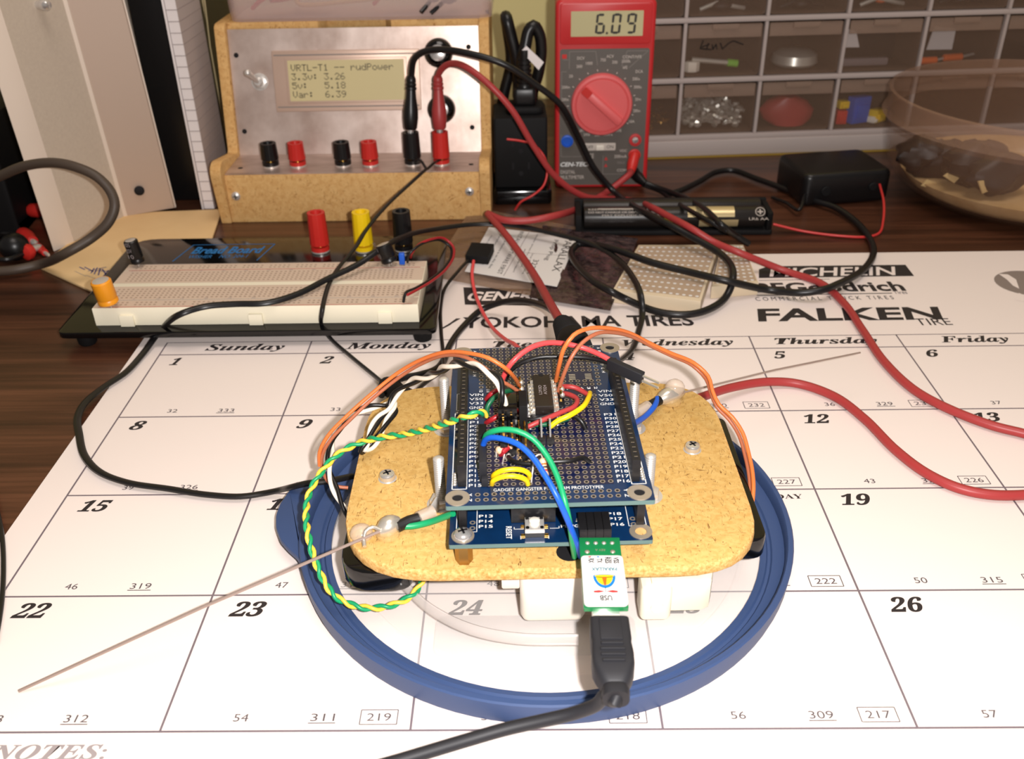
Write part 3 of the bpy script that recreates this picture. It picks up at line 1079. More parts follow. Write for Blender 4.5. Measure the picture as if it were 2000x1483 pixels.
# probe leads plugged into the meter
pr = MX @ Vector((57.4, -2.2, 24.8))
tl = thing('red_meter_lead', 'red lead from the multimeter jack folded back to a black boot behind the robot', 'test lead', Matrix.Translation(pr))
b = MB()
b.lathe([(3.5, -1.0), (3.9, 1), (3.9, 8), (3.2, 12), (2.4, 15)], 'red_plastic', axis(pr, (-0.25, -0.75, -0.65)), 18)
put('plug', b, tl, world=True)
wire('cable', [pr + Vector((-0.25, -0.75, -0.65)).normalized() * 13] + W((1228, 342, 'y', 648), (1190, 372, 'y', 640), (1140, 402, 'y', 620), (1085, 421, 18), (1030, 431, 17), (985, 430, 17), (960, 421, 17), (952, 417, 17), (955, 421, 17), (985, 455, 16), (1015, 495, 15), (1045, 540, 18), (1070, 585, 26), (1090, 620, 34), (1100, 637, 38)), 2.3, 'dull_red_wire', tl)
bt0, bt1 = G(1098, 632, 38), G(1124, 676, 49)
b = MB()
n_ = 9
prof = [(2.6, 0), (3.6, 1.5)]
L_ = (bt1 - bt0).length + 6
for i in range(n_):
    z = 2 + i * (L_ * 0.6) / n_
    rr_ = 4.2 + 2.0 * i / n_
    prof += [(rr_, z), (rr_ + 0.5, z + 0.5), (rr_ + 0.5, z + 1.4), (rr_, z + 1.8)]
prof += [(6.6, L_ * 0.66), (6.9, L_ * 0.8), (6.4, L_)]
b.lathe(prof, 'black_matt', axis(bt0, bt1 - bt0), 20)
put('rubber_boot', b, tl, world=True)
pk = MX @ Vector((57.4, -2.2, 11.8))
b = MB()
b.lathe([(3.5, -1.0), (3.9, 1), (3.9, 7), (3.0, 11), (2.3, 15)], 'black_plastic', axis(pk, (0.45, -0.72, -0.25)), 18)
kd = pk + Vector((0.45, -0.72, -0.25)).normalized() * 13
tl = thing('black_meter_lead', 'thick black lead from the lower multimeter jack lying across the battery holder', 'test lead', Matrix.Translation(pk))
put('plug', b, tl, world=True)
wire('cable', [kd] + W((1282, 366, 6), (1310, 376, 6), (1345, 390, 12), (1380, 412, 22), (1410, 440, 24), (1440, 462, 12), (1462, 476, 6)), 2.0, 'black_wire', tl)
wire('cable', [kd + Vector((0, 0, -2))] + W((1285, 372, 4), (1310, 388, 5), (1345, 410, 22), (1385, 432, 24), (1420, 452, 20)), 1.5, 'black_wire', tl)

# ------------------------------------------------------------------ bread board on its black plate
BX = place(-236.6, 439.3, 0)
bb = thing('bread_board', 'white solderless bread board mounted on a black plate with three coloured posts', 'bread board', BX)
b = MB()
b.prism(rounded([(-9, -4), (190, -4), (188, 122), (-11, 122)], (5, 5, 14, 16)), 6.5, 10, 'black_gloss', ch=0.5)
put('base_plate', b, bb)
for x, y in ((3, 3), (182, 3), (4, 112), (180, 112)):
    b = MB()
    b.lathe([(4.0, 0), (4.8, 1), (5.2, 6.4)], 'black_matt', place(x, y, 0), 18)
    put('foot', b, bb)
b = MB()
w0, w1, d0, d1 = 9.6, 180.6, 3.4, 59.2
b.box(w0, w1, d0, d1, 10.05, 20.4, 'ivory_plastic', ch=0.4)
for x in (27, 95, 163):
    b.box(x - 3.6, x + 3.6, d0 - 1.6, d0 + .5, 10.05, 16.5, 'ivory_plastic', ch=0.4)
blk = put('socket_block', b, bb)
b = MB()
for y0, y1 in ((3.9, 12.2), (12.9, 29.4), (33.6, 50.0), (50.6, 58.8)):
    b.poly([(w0 + .4, y0), (w1 - .4, y0), (w1 - .4, y1), (w0 + .4, y1)], 20.44, 'bb_face')
for y, m in ((4.6, 'red_print'), (12.5, 'rule_line'), (50.3, 'red_print'), (58.3, 'rule_line')):
    b.stroke((w0 + 3, y), (w1 - 3, y), 0.4, 20.48, m)
for i in range(63):
    x = 16 + i * 2.54
    for k_ in range(5):
        for y in (15.6 + 2.54 * k_, 36.6 + 2.54 * k_):
            b.poly([(x - .6, y - .6), (x + .6, y - .6), (x + .6, y + .6), (x - .6, y + .6)], 20.47, 'hole_grey')
    if i % 6 != 5:
        for y in (7.2, 9.74, 53, 55.5):
            b.poly([(x - .6, y - .6), (x + .6, y - .6), (x + .6, y + .6), (x - .6, y + .6)], 20.47, 'hole_grey')
for i in range(13):
    for y in (13.2, 48.2):
        b.text(str(5 * i if i else 1), 15 + i * 12.7, None, y, y + 1.5, 20.49, 'note_ink')
put('contact_face', b, blk)
for x, y, c in ((111.4, 98.8, 'red_plastic'), (138.3, 98.8, 'yellow_plastic'), (162.5, 99.5, 'black_plastic')):
    binding_post(bb, x, y, 10.2, c, h=25)
b = MB()
b.text('Bread Board', 31.5, 75.5, 97, 107.5, 10.06, 'board_print_blue', bold=0.025, shear=0.25)
b.text('WISHER    NO. 204-1', 32, 68, 90.5, 95, 10.06, 'board_print_blue', shear=0.2)
for p, q in (((24, 86), (29.5, 111)), ((29.5, 111), (80.5, 111)), ((80.5, 111), (75, 86))):
    b.stroke(p, q, 0.6, 10.06, 'board_print_blue')
put('plate_lettering', b, bb)


def can(name, p, d, r, L, m, label, cat, band=None, top='steel'):
    """small can-shaped component standing on its leads"""
    X = axis(p, d)
    t_ = thing(name, label, cat, Matrix.Translation(Vector(p)))
    b = MB()
    b.lathe([(r - .8, 0), (r, .7), (r, 2.2), (r - .5, 3.0), (r, 3.8), (r, L - .7), (r - .7, L)], m, X, 24)
    body = put('body', b, t_, world=True)
    b = MB()
    b.lathe([(r - 1.0, L), (r - 1.4, L + .12), (.1, L + .12)], top, X, 20)
    put('top_face', b, body, world=True)
    if band:
        b = MB()
        for k_ in range(3):
            T = X @ Matrix.Rotation(-0.5, 4, 'Z') @ Matrix(((0, 0, 1, r + .08), (1, 0, 0, 0), (0, 1, 0, 0), (0, 0, 0, 1)))
            b.text(('10', '25V', '105')[k_], -1.8, 1.8, 4.2 + k_ * 3.6, 6.6 + k_ * 3.6, 0, 'note_ink', T)
        put('marking', b, body, world=True)
    for s_ in (-1, 1):
        q = X @ Vector((s_ * 1.2, 0, 0))
        b = MB()
        b.tube([q, Vector((q.x, q.y, max(20.5, q.z - 6)))], 0.3, 'steel', 6)
        put('lead', b, t_, world=True)
    return t_


can('amber_coil', G(213, 592, 23), G(199, 556, 34) - G(213, 592, 23), 5.2, 13.5, 'amber_plastic', 'amber drum shaped coil plugged into the near corner of the bread board', 'electronic component')
can('black_capacitor', G(270, 513, 22.5), G(258, 480, 33) - G(270, 513, 22.5), 3.9, 14, 'black_plastic', 'black capacitor with grey marks plugged in at the far corner near the envelope', 'capacitor', band=1, top='steel')
can('black_capacitor', G(762, 512, 22.5), G(750, 483, 31) - G(762, 512, 22.5), 4.6, 11, 'black_plastic', 'black capacitor beside the black post of the bread board', 'capacitor', band=1)
b = MB()
p = G(786, 516, 21)
b.prism(rrect(-1.6, 1.6, -1.4, 1.4, .6), 0, 7, 'blue_wire', Matrix.Translation(p), ch=.6)
solo('blue_capacitor', b, 'tiny blue component beside the black capacitor on the bread board', 'capacitor', Matrix.Translation(p))
jl = thing('jumper_pair', 'red and black jumper pair curling off the far end of the bread board', 'jumper wire', Matrix.Translation(G(790, 585, 21)))
wire('red_strand', W((802, 503, 22), (806, 492, 28), (818, 478, 30), (840, 468, 30), (868, 466, 26), (884, 480, 22), (886, 500, 20), (872, 525, 20), (845, 548, 23), (815, 566, 26), (796, 576, 27)), 0.75, 'dark_red_wire', jl)
wire('black_strand', W((796, 512, 21), (798, 498, 27), (812, 484, 30), (835, 472, 29), (862, 470, 25), (879, 482, 21), (881, 500, 19), (868, 522, 19), (842, 545, 22), (812, 563, 25), (792, 573, 27), (788, 590, 22)), 0.75, 'black_wire', jl)

# loose two-pin black socket behind the bag, its black and pink tails
sk = thing('socket_lead', 'black two-way socket with one pink and one black tail lying on the white label', 'cable', Matrix.Translation(G(940, 485, 12)))
p0, p1 = G(931, 508, 8), G(955, 458, 11)
b = MB()
X = axis(p0, p1 - p0)
b.prism(rrect(-7.0, 7.0, -2.6, 2.6), 0, 17, 'black_matt', X, ch=.3)
put('socket_housing', b, sk, world=True)
wire('pink_tail', W((925, 510, 8), (922, 535, 7), (926, 565, 6), (938, 600, 8), (960, 638, 14), (988, 664, 26), (1006, 674, 36), Vector((4, 326, 50)), Vector((4, 318, 53))), 1.0, 'pink_red_wire', sk)
wire('black_tail', W((918, 505, 8), (895, 530, 7), (870, 562, 4), (861, 600, 3), (862, 650, 3), (866, 700, 5), (862, 725, 8), (835, 745, 10), (806, 770, 14)), 0.95, 'black_wire', sk)

# cord from the rubber boot round to the front left of the robot
wl = wire('black_flex', W((1105, 632, 34), (1085, 612, 30), (1055, 595, 22), (1015, 587, 16), (975, 592, 9), (940, 606, 4), (905, 638, 2), (880, 672, 2), (865, 706, 2), (850, 722, 4), (820, 732, 6), (790, 738, 7), (760, 748, 8), (745, 772, 10)), 1.7, 'black_wire')
wl.data.transform(Matrix.Translation(-G(880, 672, 0) * MM))
wl.location = G(880, 672, 0) * MM
tag(wl, 'black flex arching from the rubber boot across the sponsor names beside the robot', 'cable')

# envelope under the bread board corner
en = thing('manila_envelope', 'manila envelope with blue handwriting under the corner of the bread board', 'envelope', Matrix.Translation(G(250, 500, 0)))
c4 = [G(82, 524, 1.6), G(250, 600, 1.6), G(410, 560, 1.6), G(434, 414, 1.6)]
b = MB()
b.prism([(p.x, p.y) for p in (G(78, 526, 0), G(190, 578, 0), G(300, 560, 0), G(405, 500, 0), G(434, 413, 0), G(222, 421, 0), G(150, 466, 0))], 0.1, 1.8, 'manila', ch=.5)
put('paper_sleeve', b, en, world=True)
b = MB()
for a_, c_ in (((165, 522), (183, 531)), ((172, 530), (208, 522)), ((178, 534), (184, 524)), ((184, 536), (190, 523)), ((186, 530), (200, 527)), ((192, 538), (196, 524)), ((196, 530), (214, 530)), ((202, 540), (212, 528)), ((205, 536), (216, 534)), ((155, 522), (166, 527)), ((200, 526), (208, 538))):
    b.stroke(G(*a_, 1.8), G(*c_, 1.8), 0.8, 1.9, 'blue_ink')
for a_, c_ in (((146, 530), (168, 540)), ((168, 538), (190, 546)), ((190, 545), (214, 552))):
    b.stroke(G(*a_, 1.8), G(*c_, 1.8), 0.4, 1.9, 'note_ink')
put('handwriting', b, en, world=True)

# cream cabinet edge at far left
CB = Matrix.Translation(Vector((-304.6, 566, 0))) @ Matrix.Rotation(math.radians(-2.2), 4, 'Y')
cs = thing('equipment_case', 'tall cream and grey equipment case at the left edge of the desk', 'case', CB)
b = MB()
b.prism([(0, 0), (8.5, 11.5), (26, 58), (29, 60), (58, 71), (43, 86), (43, 150), (-22, 150), (-1, 6)], 0, 215, 'case_cream', ch=0.5)
put('shell', b, cs)
b = MB()
b.prism([(9.1, 12.0), (26.4, 58.5), (25.9, 58.9), (8.6, 12.4)], 0.5, 213, 'case_grey')
put('side_sheet', b, cs)
b = MB()
b.prism([(27.0, 57.2), (57.2, 68.9), (57.2, 71.2), (26.6, 59.4)], 0.5, 213, 'case_beige', ch=.3)
b.prism([(25.6, 56.4), (28.0, 56.9), (28.0, 60), (25.6, 60)], 0.5, 213, 'case_cream', ch=.3)
pn = put('beige_panel', b, cs)
pq = V(261, 367, 633)
lp = CB.inverted() @ pq
nrm = Vector((11.7, -30.2, 0)).normalized()
b = MB()
b.lathe([(3.4, 0), (3.4, .6), (2.6, 1.2), (.1, 1.3)], 'hole_dark', axis((39.5, 60.6, lp.z), nrm), 18)
put('screw_plug', b, pn)
pq = CB.inverted() @ V(66, 14, 596)
b = MB()
b.lathe([(2.6, -2), (2.6, 3), (3.4, 4), (3.4, 7), (2.2, 8.6), (.1, 9)], 'chrome', axis((18.5, 37.6, pq.z), (0.93, -0.36, 0)), 18)
put('chrome_stud', b, cs)

b = MB()
b.box(-257, -229.5, 656, 800, 0.1, 228, 'black_plastic', ch=1.5)
solo('black_binder', b, 'black binder standing upright between the case and the white notebook', 'binder', Matrix.Translation((-240, 640, 0)))
nb = thing('notebook', 'white ruled notebook standing on end beside the power supply', 'notebook', place(-229, 638, 0))
b = MB()
b.box(0, 1.3, 0, 50, 0, 222, 'notebook_white', ch=.3)
put('cover', b, nb)
b = MB()
b.box(1.6, 8.6, 1.0, 49, 0, 219, 'notebook_page', ch=.2)
pg = put('pages', b, nb)
b = MB()
b.prism([(1.7, 0.7), (8.5, 0.7), (8.5, 0.95), (1.7, 0.95)], 0.5, 218.5, 'notebook_white')
for i in range(30):
    z = 6 + i * 7.1
    b.box(1.65, 8.6, .55, .65, z, z + .5, 'rule_line')
    b.box(8.62, 8.7, .8, 48, z, z + .35, 'rule_line')
put('ruling', b, pg)
rb = thing('lead_bundle', 'bundle of pale thin component leads standing behind the notebook', 'wire bundle', Matrix.Translation(V(390, 60, 720)))
for i in range(7):
    b = MB()
    p = V(376 + i * 4.0, 4, 716 + (i % 3) * 3)
    q = V(392 + i * 3.0, 88, 716 + (i % 3) * 3)
    b.tube([p + Vector((0, 0, 14)), p, q, Vector((q.x, q.y, 0.2))], .55, 'straw', 8)
    put('wire', b, rb, world=True)

# grey cable loop
wl = wire('grey_cable', W((-60, 372, 'y', 560), (0, 344, 'y', 552), (50, 324, 'y', 546), (105, 318, 'y', 540), (150, 327, 'y', 536), (190, 346, 'y', 534), (216, 374, 'y', 532), (224, 402, 'y', 528), (212, 434, 'y', 524), (180, 464, 'y', 520), (130, 494, 'y', 512), (80, 516, 6), (30, 527, 5), (-30, 532, 5), (-90, 540, 5)), 2.9, 'grey_cable', n=14)
wl.data.transform(Matrix.Translation(-G(30, 527, 0) * MM))
wl.location = G(30, 527, 0) * MM
tag(wl, 'thick grey cable curving in a loop in front of the cream case', 'cable')

# dark clutter at the left edge
b = MB()
b.prism(rounded([(-430, 586), (-332, 586), (-346, 600), (-348, 720), (-430, 720)], 6), 0.2, 76, 'black_matt', ch=5)
solo('black_pouch', b, 'black pouch standing in the shade at the left edge behind the clips', 'pouch', Matrix.Translation((-380, 640, 0)))
for i, (pp, qq, m2, lb) in enumerate((((52, 411), (90, 411), 'black_matt', 'red boot clip lying highest of the four at the left edge'), ((40, 453), (64, 472), 'red', 'red boot clip beside the black ball at the left edge'), ((44, 496), (62, 488), 'red', 'wide red boot clip lowest of those at the left edge'), ((62, 474), (88, 494), 'red', 'slim red boot clip touching the cream case'))):
    r = (5.0, 5.0, 5.4, 3.0)[i]
    p, q = G(*pp, r + .4), G(*qq, r + .4)
    t_ = thing('alligator_clip', lb, 'clip', Matrix.Translation(p), 'red clips at the left edge')
    X = axis(p, q - p)
    L = (q - p).length
    b = MB()
    b.lathe([(r * .5, 0), (r * .95, L * .25), (r, L * .6), (r * .7, L)], 'red_plastic', X, 18)
    put('boot', b, t_, world=True)
    b = MB()
    b.lathe([(r * .4, L - 1), (r * .42, L + 5), (r * .2, L + 7)], 'steel', X, 12)
    put('jaw', b, t_, world=True)
    b = MB()
    b.tube(spline([p, p - (q - p).normalized() * 12 + Vector((0, 0, 1)), p + Vector((-45, 10 * i - 12, 2))]), 1.6, 'black_wire', 8)
    put('cord', b, t_, world=True)
p = G(28, 482, 9)
b = MB()
b.ball(p, 9.0, 'black_plastic', 20)
solo('black_ball', b, 'round black ball knob lying beside the red clips', 'knob', Matrix.Translation(Vector((p.x, p.y, 0))))
wl = wire('thin_black_cable', W((-25, 900, 3), (-8, 985, 3), (4, 1045, 3), (7, 1110, 3), (3, 1180, 3), (-8, 1250, 3)), 0.9, 'black_wire')
wl.data.transform(Matrix.Translation(-G(4, 1045, 0) * MM))
wl.location = G(4, 1045, 0) * MM
tag(wl, 'thin black cable just entering at the left edge of the calendar', 'cable')

# black outlet tower with mains plug
TW = place(-20.5, 640, 0, 1.5)
tw = thing('outlet_tower', 'black outlet tower on a glossy foot between the supply and the multimeter', 'power strip', TW)
b = MB()
b.box(-1, 40, -2, 44, 0, 10.5, 'black_gloss', ch=2, r=3)
put('foot', b, tw)
b = MB()
b.box(0, 37, 4, 44, 10.6, 60, 'black_matt', ch=1.5, r=2)
for z in (40, 24):
    for x in (13, 24):
        b.box(x - .8, x + .8, 3.86, 4.2, z, z + 5, 'hole_dark')
    b.cyl((18.5, 3.86, z - 3), (18.5, 4.2, z - 3), 1.7, 'hole_dark', n=12)
put('housing', b, tw)
pl = thing('mains_plug', 'black mains plug and looped cord with a white paper tag on the outlet tower', 'plug', place(1, 662, 60.2))
b = MB()
b.prism(rrect(-13, 13, -11, 11, 5), 0, 5, 'black_matt', ch=1.5)
b.prism(rrect(-8, 8, -8, 8, 3), 5, 17, 'black_plastic', ch=2.5)
put('plug_body', b, pl)
b = MB()
prof = [(5.8, 16.5)]
for i in range(6):
    prof += [(5.4 - .2 * i, 17.5 + i * 3), (5.4 - .2 * i, 19.3 + i * 3), (4.4 - .2 * i, 19.5 + i * 3), (4.4 - .2 * i, 20.3 + i * 3)]
prof += [(3.6, 37), (3.4, 41)]
b.lathe(prof, 'black_plastic', n=20)
put('strain_relief', b, pl)
wire('cord', W((1021, 145, 'y', 662), (1020, 118, 'y', 664), (1026, 90, 'y', 666), (1033, 60, 'y', 668), (1042, 50, 'y', 669), (1053, 66, 'y', 670), (1057, 95, 'y', 671), (1052, 140, 'y', 672), (1040, 185, 'y', 675), (1045, 235, 'y', 678)), 4.0, 'black_plastic', pl)
wire('cord', W((1012, 190, 'y', 676), (1012, 150, 'y', 674), (1008, 110, 'y', 672), (998, 70, 'y', 672), (990, 38, 'y', 673), (988, 32, 'y', 678), (992, 60, 'y', 686), (998, 120, 'y', 688), (985, 180, 'y', 688), (975, 235, 'y', 688)), 4.0, 'black_plastic', pl)
b = MB()
q4 = [V(1018, 100, 660), V(1028, 90, 660), V(1062, 122, 658), V(1052, 137, 658)]
b.add([p_ for p_ in q4] + [p_ + Vector((0, .5, .1)) for p_ in q4], [(0, 3, 2, 1), (4, 5, 6, 7), (0, 1, 5, 4), (1, 2, 6, 5), (2, 3, 7, 6), (3, 0, 4, 7)], 'notebook_white')
put('paper_tag', b, pl, world=True)
wl = wire('thin_red_wire', W((990, 272, 'y', 641), (1015, 275, 'y', 640), (1042, 283, 'y', 637), (1062, 305, 'y', 634), (1069, 330, 'y', 630), (1062, 362, 'y', 626), (1040, 382, 'y', 622), (1018, 394, 'y', 622), (1006, 410, 2)), 0.8, 'red_wire')
wl.data.transform(Matrix.Translation(-Vector((0, 626, 0)) * MM))
wl.location = Vector((0, 626, 0)) * MM
tag(wl, 'thin red wire curling down in front of the black outlet tower', 'wire')
wl = wire('bead_cord', W((951, 20, 'y', 690), (954, 60, 'y', 690), (953, 110, 'y', 690), (957, 190, 'y', 692), (960, 240, 'y', 694), (962, 330, 'y', 696)), 1.4, 'black_plastic')
wl.data.transform(Matrix.Translation(-Vector((-25, 692, 0)) * MM))
wl.location = Vector((-25, 692, 0)) * MM
tag(wl, 'thin black cord hanging down the side of the power supply', 'cord')

# ------------------------------------------------------------------ battery holder, adapter
p0, p1 = G(1130, 462, 0), G(1508, 460, 0)
aa = math.degrees(math.atan2(p1.y - p0.y, p1.x - p0.x))
LB = (p1 - p0).length
HX = place(p0.x, p0.y, 0.4, aa)
bh = thing('battery_holder', 'black battery holder with cells lying in front of the multimeter', 'battery holder', HX)
b = MB()
b.prism(rounded([(-2, 0), (LB, 0), (LB, 30), (-2, 30)], 2), 0, 3, 'black_matt', ch=.5)
b.box(-2, LB, 27, 30, 2.5, 15, 'black_matt', ch=.5)
b.prism(rounded([(LB - 4, 0), (LB, 3), (LB, 27), (LB - 4, 30)], 1), 2.5, 14, 'black_matt', ch=.5)
b.box(-2, 1.5, 0, 30, 2.5, 14, 'black_matt', ch=.5)
put('tray', b, bh)
for i, y in enumerate((8, 22)):
    x0, x1 = 3, LB - 5
    b = MB()
    b.lathe([(2.5, x0), (6.8, x0 + .6), (7.0, x0 + 1.4), (7.0, x1 - 1.4), (6.6, x1 - .4), (2.6, x1)], 'battery_label', Matrix(((0, 0, 1, 0), (1, 0, 0, y), (0, 1, 0, 9.6), (0, 0, 0, 1))), 32)
    cell = put('cell', b, bh)
    if i == 0:
        def cyl_patch(mb, xa, xb, a0, a1, m, r=7.06):
            n = 8
            vs = []
            for q in range(n + 1):
                a = math.radians(a0 + (a1 - a0) * q / n)
                for x in (xa, xb):
                    vs.append((x, y - r * math.cos(a), 9.6 + r * math.sin(a)))
            mb.add(vs, [(2 * q, 2 * q + 1, 2 * q + 3, 2 * q + 2) for q in range(n)], m)
        b = MB()
        cyl_patch(b, LB * .56, LB * .80, 20, 95, 'battery_gold')
        cyl_patch(b, LB * .62, LB * .82, -40, 5, 'battery_gold')
        cyl_patch(b, LB * .435, LB * .52, -8, 16, 'yellow_print')
        cyl_patch(b, LB * .10, LB * .34, 66, 76, 'battery_print')
        FC = Matrix(((1, 0, 0, 0), (0, .50, .866, y - 7.15 * .866), (0, .866, -.50, 9.6 + 7.15 * .5), (0, 0, 0, 1)))
        FT = Matrix(((1, 0, 0, 0), (0, .70, -.70, y - 7.2 * .66), (0, .70, .70, 9.6 + 7.2 * .70), (0, 0, 0, 1)))
        for r_, (s_, xa, xb) in enumerate((('KEEP AWAY FROM CHILDREN', .05, .42), ('DO NOT CHARGE OR DISPOSE OF IN FIRE', .05, .43), ('MAY EXPLODE OR LEAK', .12, .42))):
            b.text(s_, LB * xa, LB * xb, 1.6 - r_ * 2.1, 2.9 - r_ * 2.1, .15, 'battery_print', FT)
        b.text('+', LB * .915, LB * .945, -1.8, 1.8, .2, 'battery_print', FT, bold=.02)
        b.ring((LB * .93, 0), 2.7, 3.2, .2, 'battery_print', 20, FT)
        b.text('LR6 AA', LB * .87, LB * .97, -6.0, -4.2, .5, 'battery_print', FT)
        put('cell_print', b, cell)
# power adapter
p0, p1 = G(1585, 410, 0), G(1752, 400, 0)
aa = math.degrees(math.atan2(p1.y - p0.y, p1.x - p0.x))
AX = place(p0.x - 6, p0.y + 4, 0, aa + 2)
ad = thing('power_adapter', 'black box with rounded edges and two leads lying in front of the drawer cabinet', 'power adapter', AX)
b = MB()
b.prism(rrect(0, 64, 0, 50, 6), 0.2, 23, 'black_plastic', ch=3.5, seg=3)
put('box', b, ad)
b = MB()
b.cyl((16, .4, 11), (16, -1.5, 11), 3.6, 'black_matt', n=18, ch=.5)
b.cyl((50, .4, 12), (50, -1.5, 12), 3.0, 'black_matt', n=18, ch=.5)
put('cable_gland', b, ad)
wire('red_lead', [AX @ Vector((55, -.2, 13))] + W((1726, 395, 9), (1725, 430, 4), (1716, 456, 1.5), (1690, 463, 1.2), (1640, 461, 1.2), (1570, 452, 1.5), (1510, 438, 5)), 0.85, 'red_wire', ad)
wire('black_lead', [AX @ Vector((2, 1, 9))] + W((1560, 410, 5), (1535, 396, 3), (1508, 386, 2)), 1.2, 'black_wire', ad)

# ------------------------------------------------------------------ bags and mini bread boards
def sheet(name, parent, quad, z, m, bump=1.6, seed=1, nx=16, ny=10, thick=.35):
    """crumpled film over a picture quad (tl, tr, br, bl), lying near the level z"""
    r_ = random.Random(seed)
    P4 = [G(x, y, z) for x, y in quad]
    ph = [r_.uniform(0, 6.28) for _ in range(6)]
    top, fs = [], []
    for j in range(ny + 1):
        for i in range(nx + 1):
            u, v = i / nx, j / ny
            p = (P4[0] * (1 - u) + P4[1] * u) * (1 - v) + (P4[3] * (1 - u) + P4[2] * u) * v
            e = min(u, 1 - u, v, 1 - v)
            w_ = min(1, e * 5)
            dz = bump * w_ * (0.6 + .5 * math.sin(9 * u + 4 * v + ph[0]) * math.sin(7 * v - 3 * u + ph[1]) + .35 * math.sin(19 * u - 11 * v + ph[2]))
            top.append(Vector((p.x, p.y, z + dz)))
    n = len(top)
    w = nx + 1
    for j in range(ny):
        for i in range(nx):
            a = j * w + i
            fs.append((a, a + w, a + w + 1, a + 1))
            fs.append((n + a, n + a + 1, n + a + w + 1, n + a + w))
    edge = [i for i in range(nx)] + [nx + j * w for j in range(ny)] + [ny * w + i for i in range(nx, 0, -1)] + [j * w for j in range(ny, 0, -1)]
    for k_ in range(len(edge)):
        a, c_ = edge[k_], edge[(k_ + 1) % len(edge)]
        fs.append((a, c_, c_ + n, a + n))
    b = MB()
    b.add(top + [p - Vector((0, 0, thick)) for p in top], fs, m)
    return put(name, b, parent, world=True)


ab = thing('antistatic_bag', 'dark crinkled antistatic bag with a white printed label, cables lying over it', 'bag', Matrix.Translation(G(1050, 530, 0)))
sheet('dark_film', ab, ((1060, 440), (1246, 466), (1192, 606), (1035, 580)), 3.2, 'bag_static', 1.8, 3)
sheet('clear_film', ab, ((922, 404), (1140, 446), (1096, 588), (836, 538)), 2.4, 'bag_film', 1.4, 5)
lq = ((955, 446), (1128, 466), (1088, 562), (908, 532))
b = MB()
LP = [G(x, y, 4.4) for x, y in lq]
b.prism([(LP[3].x, LP[3].y), (LP[2].x, LP[2].y), (LP[1].x, LP[1].y), (LP[0].x, LP[0].y)], 4.9, 5.2, 'sticker_white')
lab = put('label', b, ab, world=True)
ex = (LP[2] - LP[1]).normalized()          # reading direction of the label's lines
ey = Vector((-ex.y, ex.x, 0))
LX = Matrix(((ex.x, ey.x, 0, LP[0].x), (ex.y, ey.y, 0, LP[0].y), (0, 0, 1, 5.26), (0, 0, 0, 1)))
Wl = (LP[2] - LP[1]).length
Hl = (LP[1] - LP[0]).length
b = MB()
for f_, s_, a_, e_, h_ in ((.07, 'Attach to the computer only after', .18, .88, 1.6), (.16, 'completing these steps first', .16, .80, 1.6), (.25, 'the software is on the disc', .18, .86, 1.6), (.36, 'INSTALL SOFTWARE FIRST', .05, .95, 3.0), (.50, 'www.web page support', .42, .9, 1.6), (.55, 'adapter drives for the pack', .08, .8, 1.4), (.60, 'line five print', .5, .92, 1.5), (.65, '32201', .62, .9, 3.4), (.75, 'Prop Plug', .18, .62, 3.6), (.88, 'PARALLAX', .12, .82, 4.8)):
    b.text(s_, Wl * a_, Wl * e_, f_ * Hl, f_ * Hl + h_, 0, 'sticker_ink', LX)
b.stroke((Wl * .02, Hl * .46), (Wl * .98, Hl * .44), .4, 0, 'note_ink', LX)
b.stroke((Wl * .5, Hl * .47), (Wl * .5, Hl * .93), .4, 0, 'note_ink', LX)
put('label_print', b, lab, world=True)

for i, (q, lb) in enumerate(((((1247, 478), (1405, 478), (1369, 589), (1196, 567)), 'small white bread board nearer the antistatic bag, cables across it'), (((1409, 477), (1452, 478), (1482, 552), (1390, 560)), 'small white bread board poking out at the calendar edge'))):
    P4 = [G(x, y, 8.5) for x, y in q]
    t_ = thing('mini_bread_board', lb, 'bread board', Matrix.Translation(Vector((P4[3].x, P4[3].y, 0))), 'small white bread boards')
    b = MB()
    b.prism([(P4[k_].x, P4[k_].y) for k_ in (3, 2, 1, 0)], .7, 8.5, 'mini_ivory', ch=.5)
    bl = put('socket_block', b, t_, world=True)
    b = MB()
    ins = [(.03, .05), (.97, .05), (.97, .95), (.03, .95)]

    def bil(u, v):
        return (P4[0] * (1 - u) + P4[1] * u) * (1 - v) + (P4[3] * (1 - u) + P4[2] * u) * v
    b.poly([bil(*a_) for a_ in ins], 8.55, 'tan_face')
    nx = (13, 6)[i]
    for a_ in range(nx):
        for c_ in range(11):
            p = bil((a_ + .8) / (nx + .6), (c_ + .8) / 11.6)
            b.disc((p.x, p.y), 1.05, 8.6, 'sticker_white', 8)
    put('contact_face', b, bl, world=True)

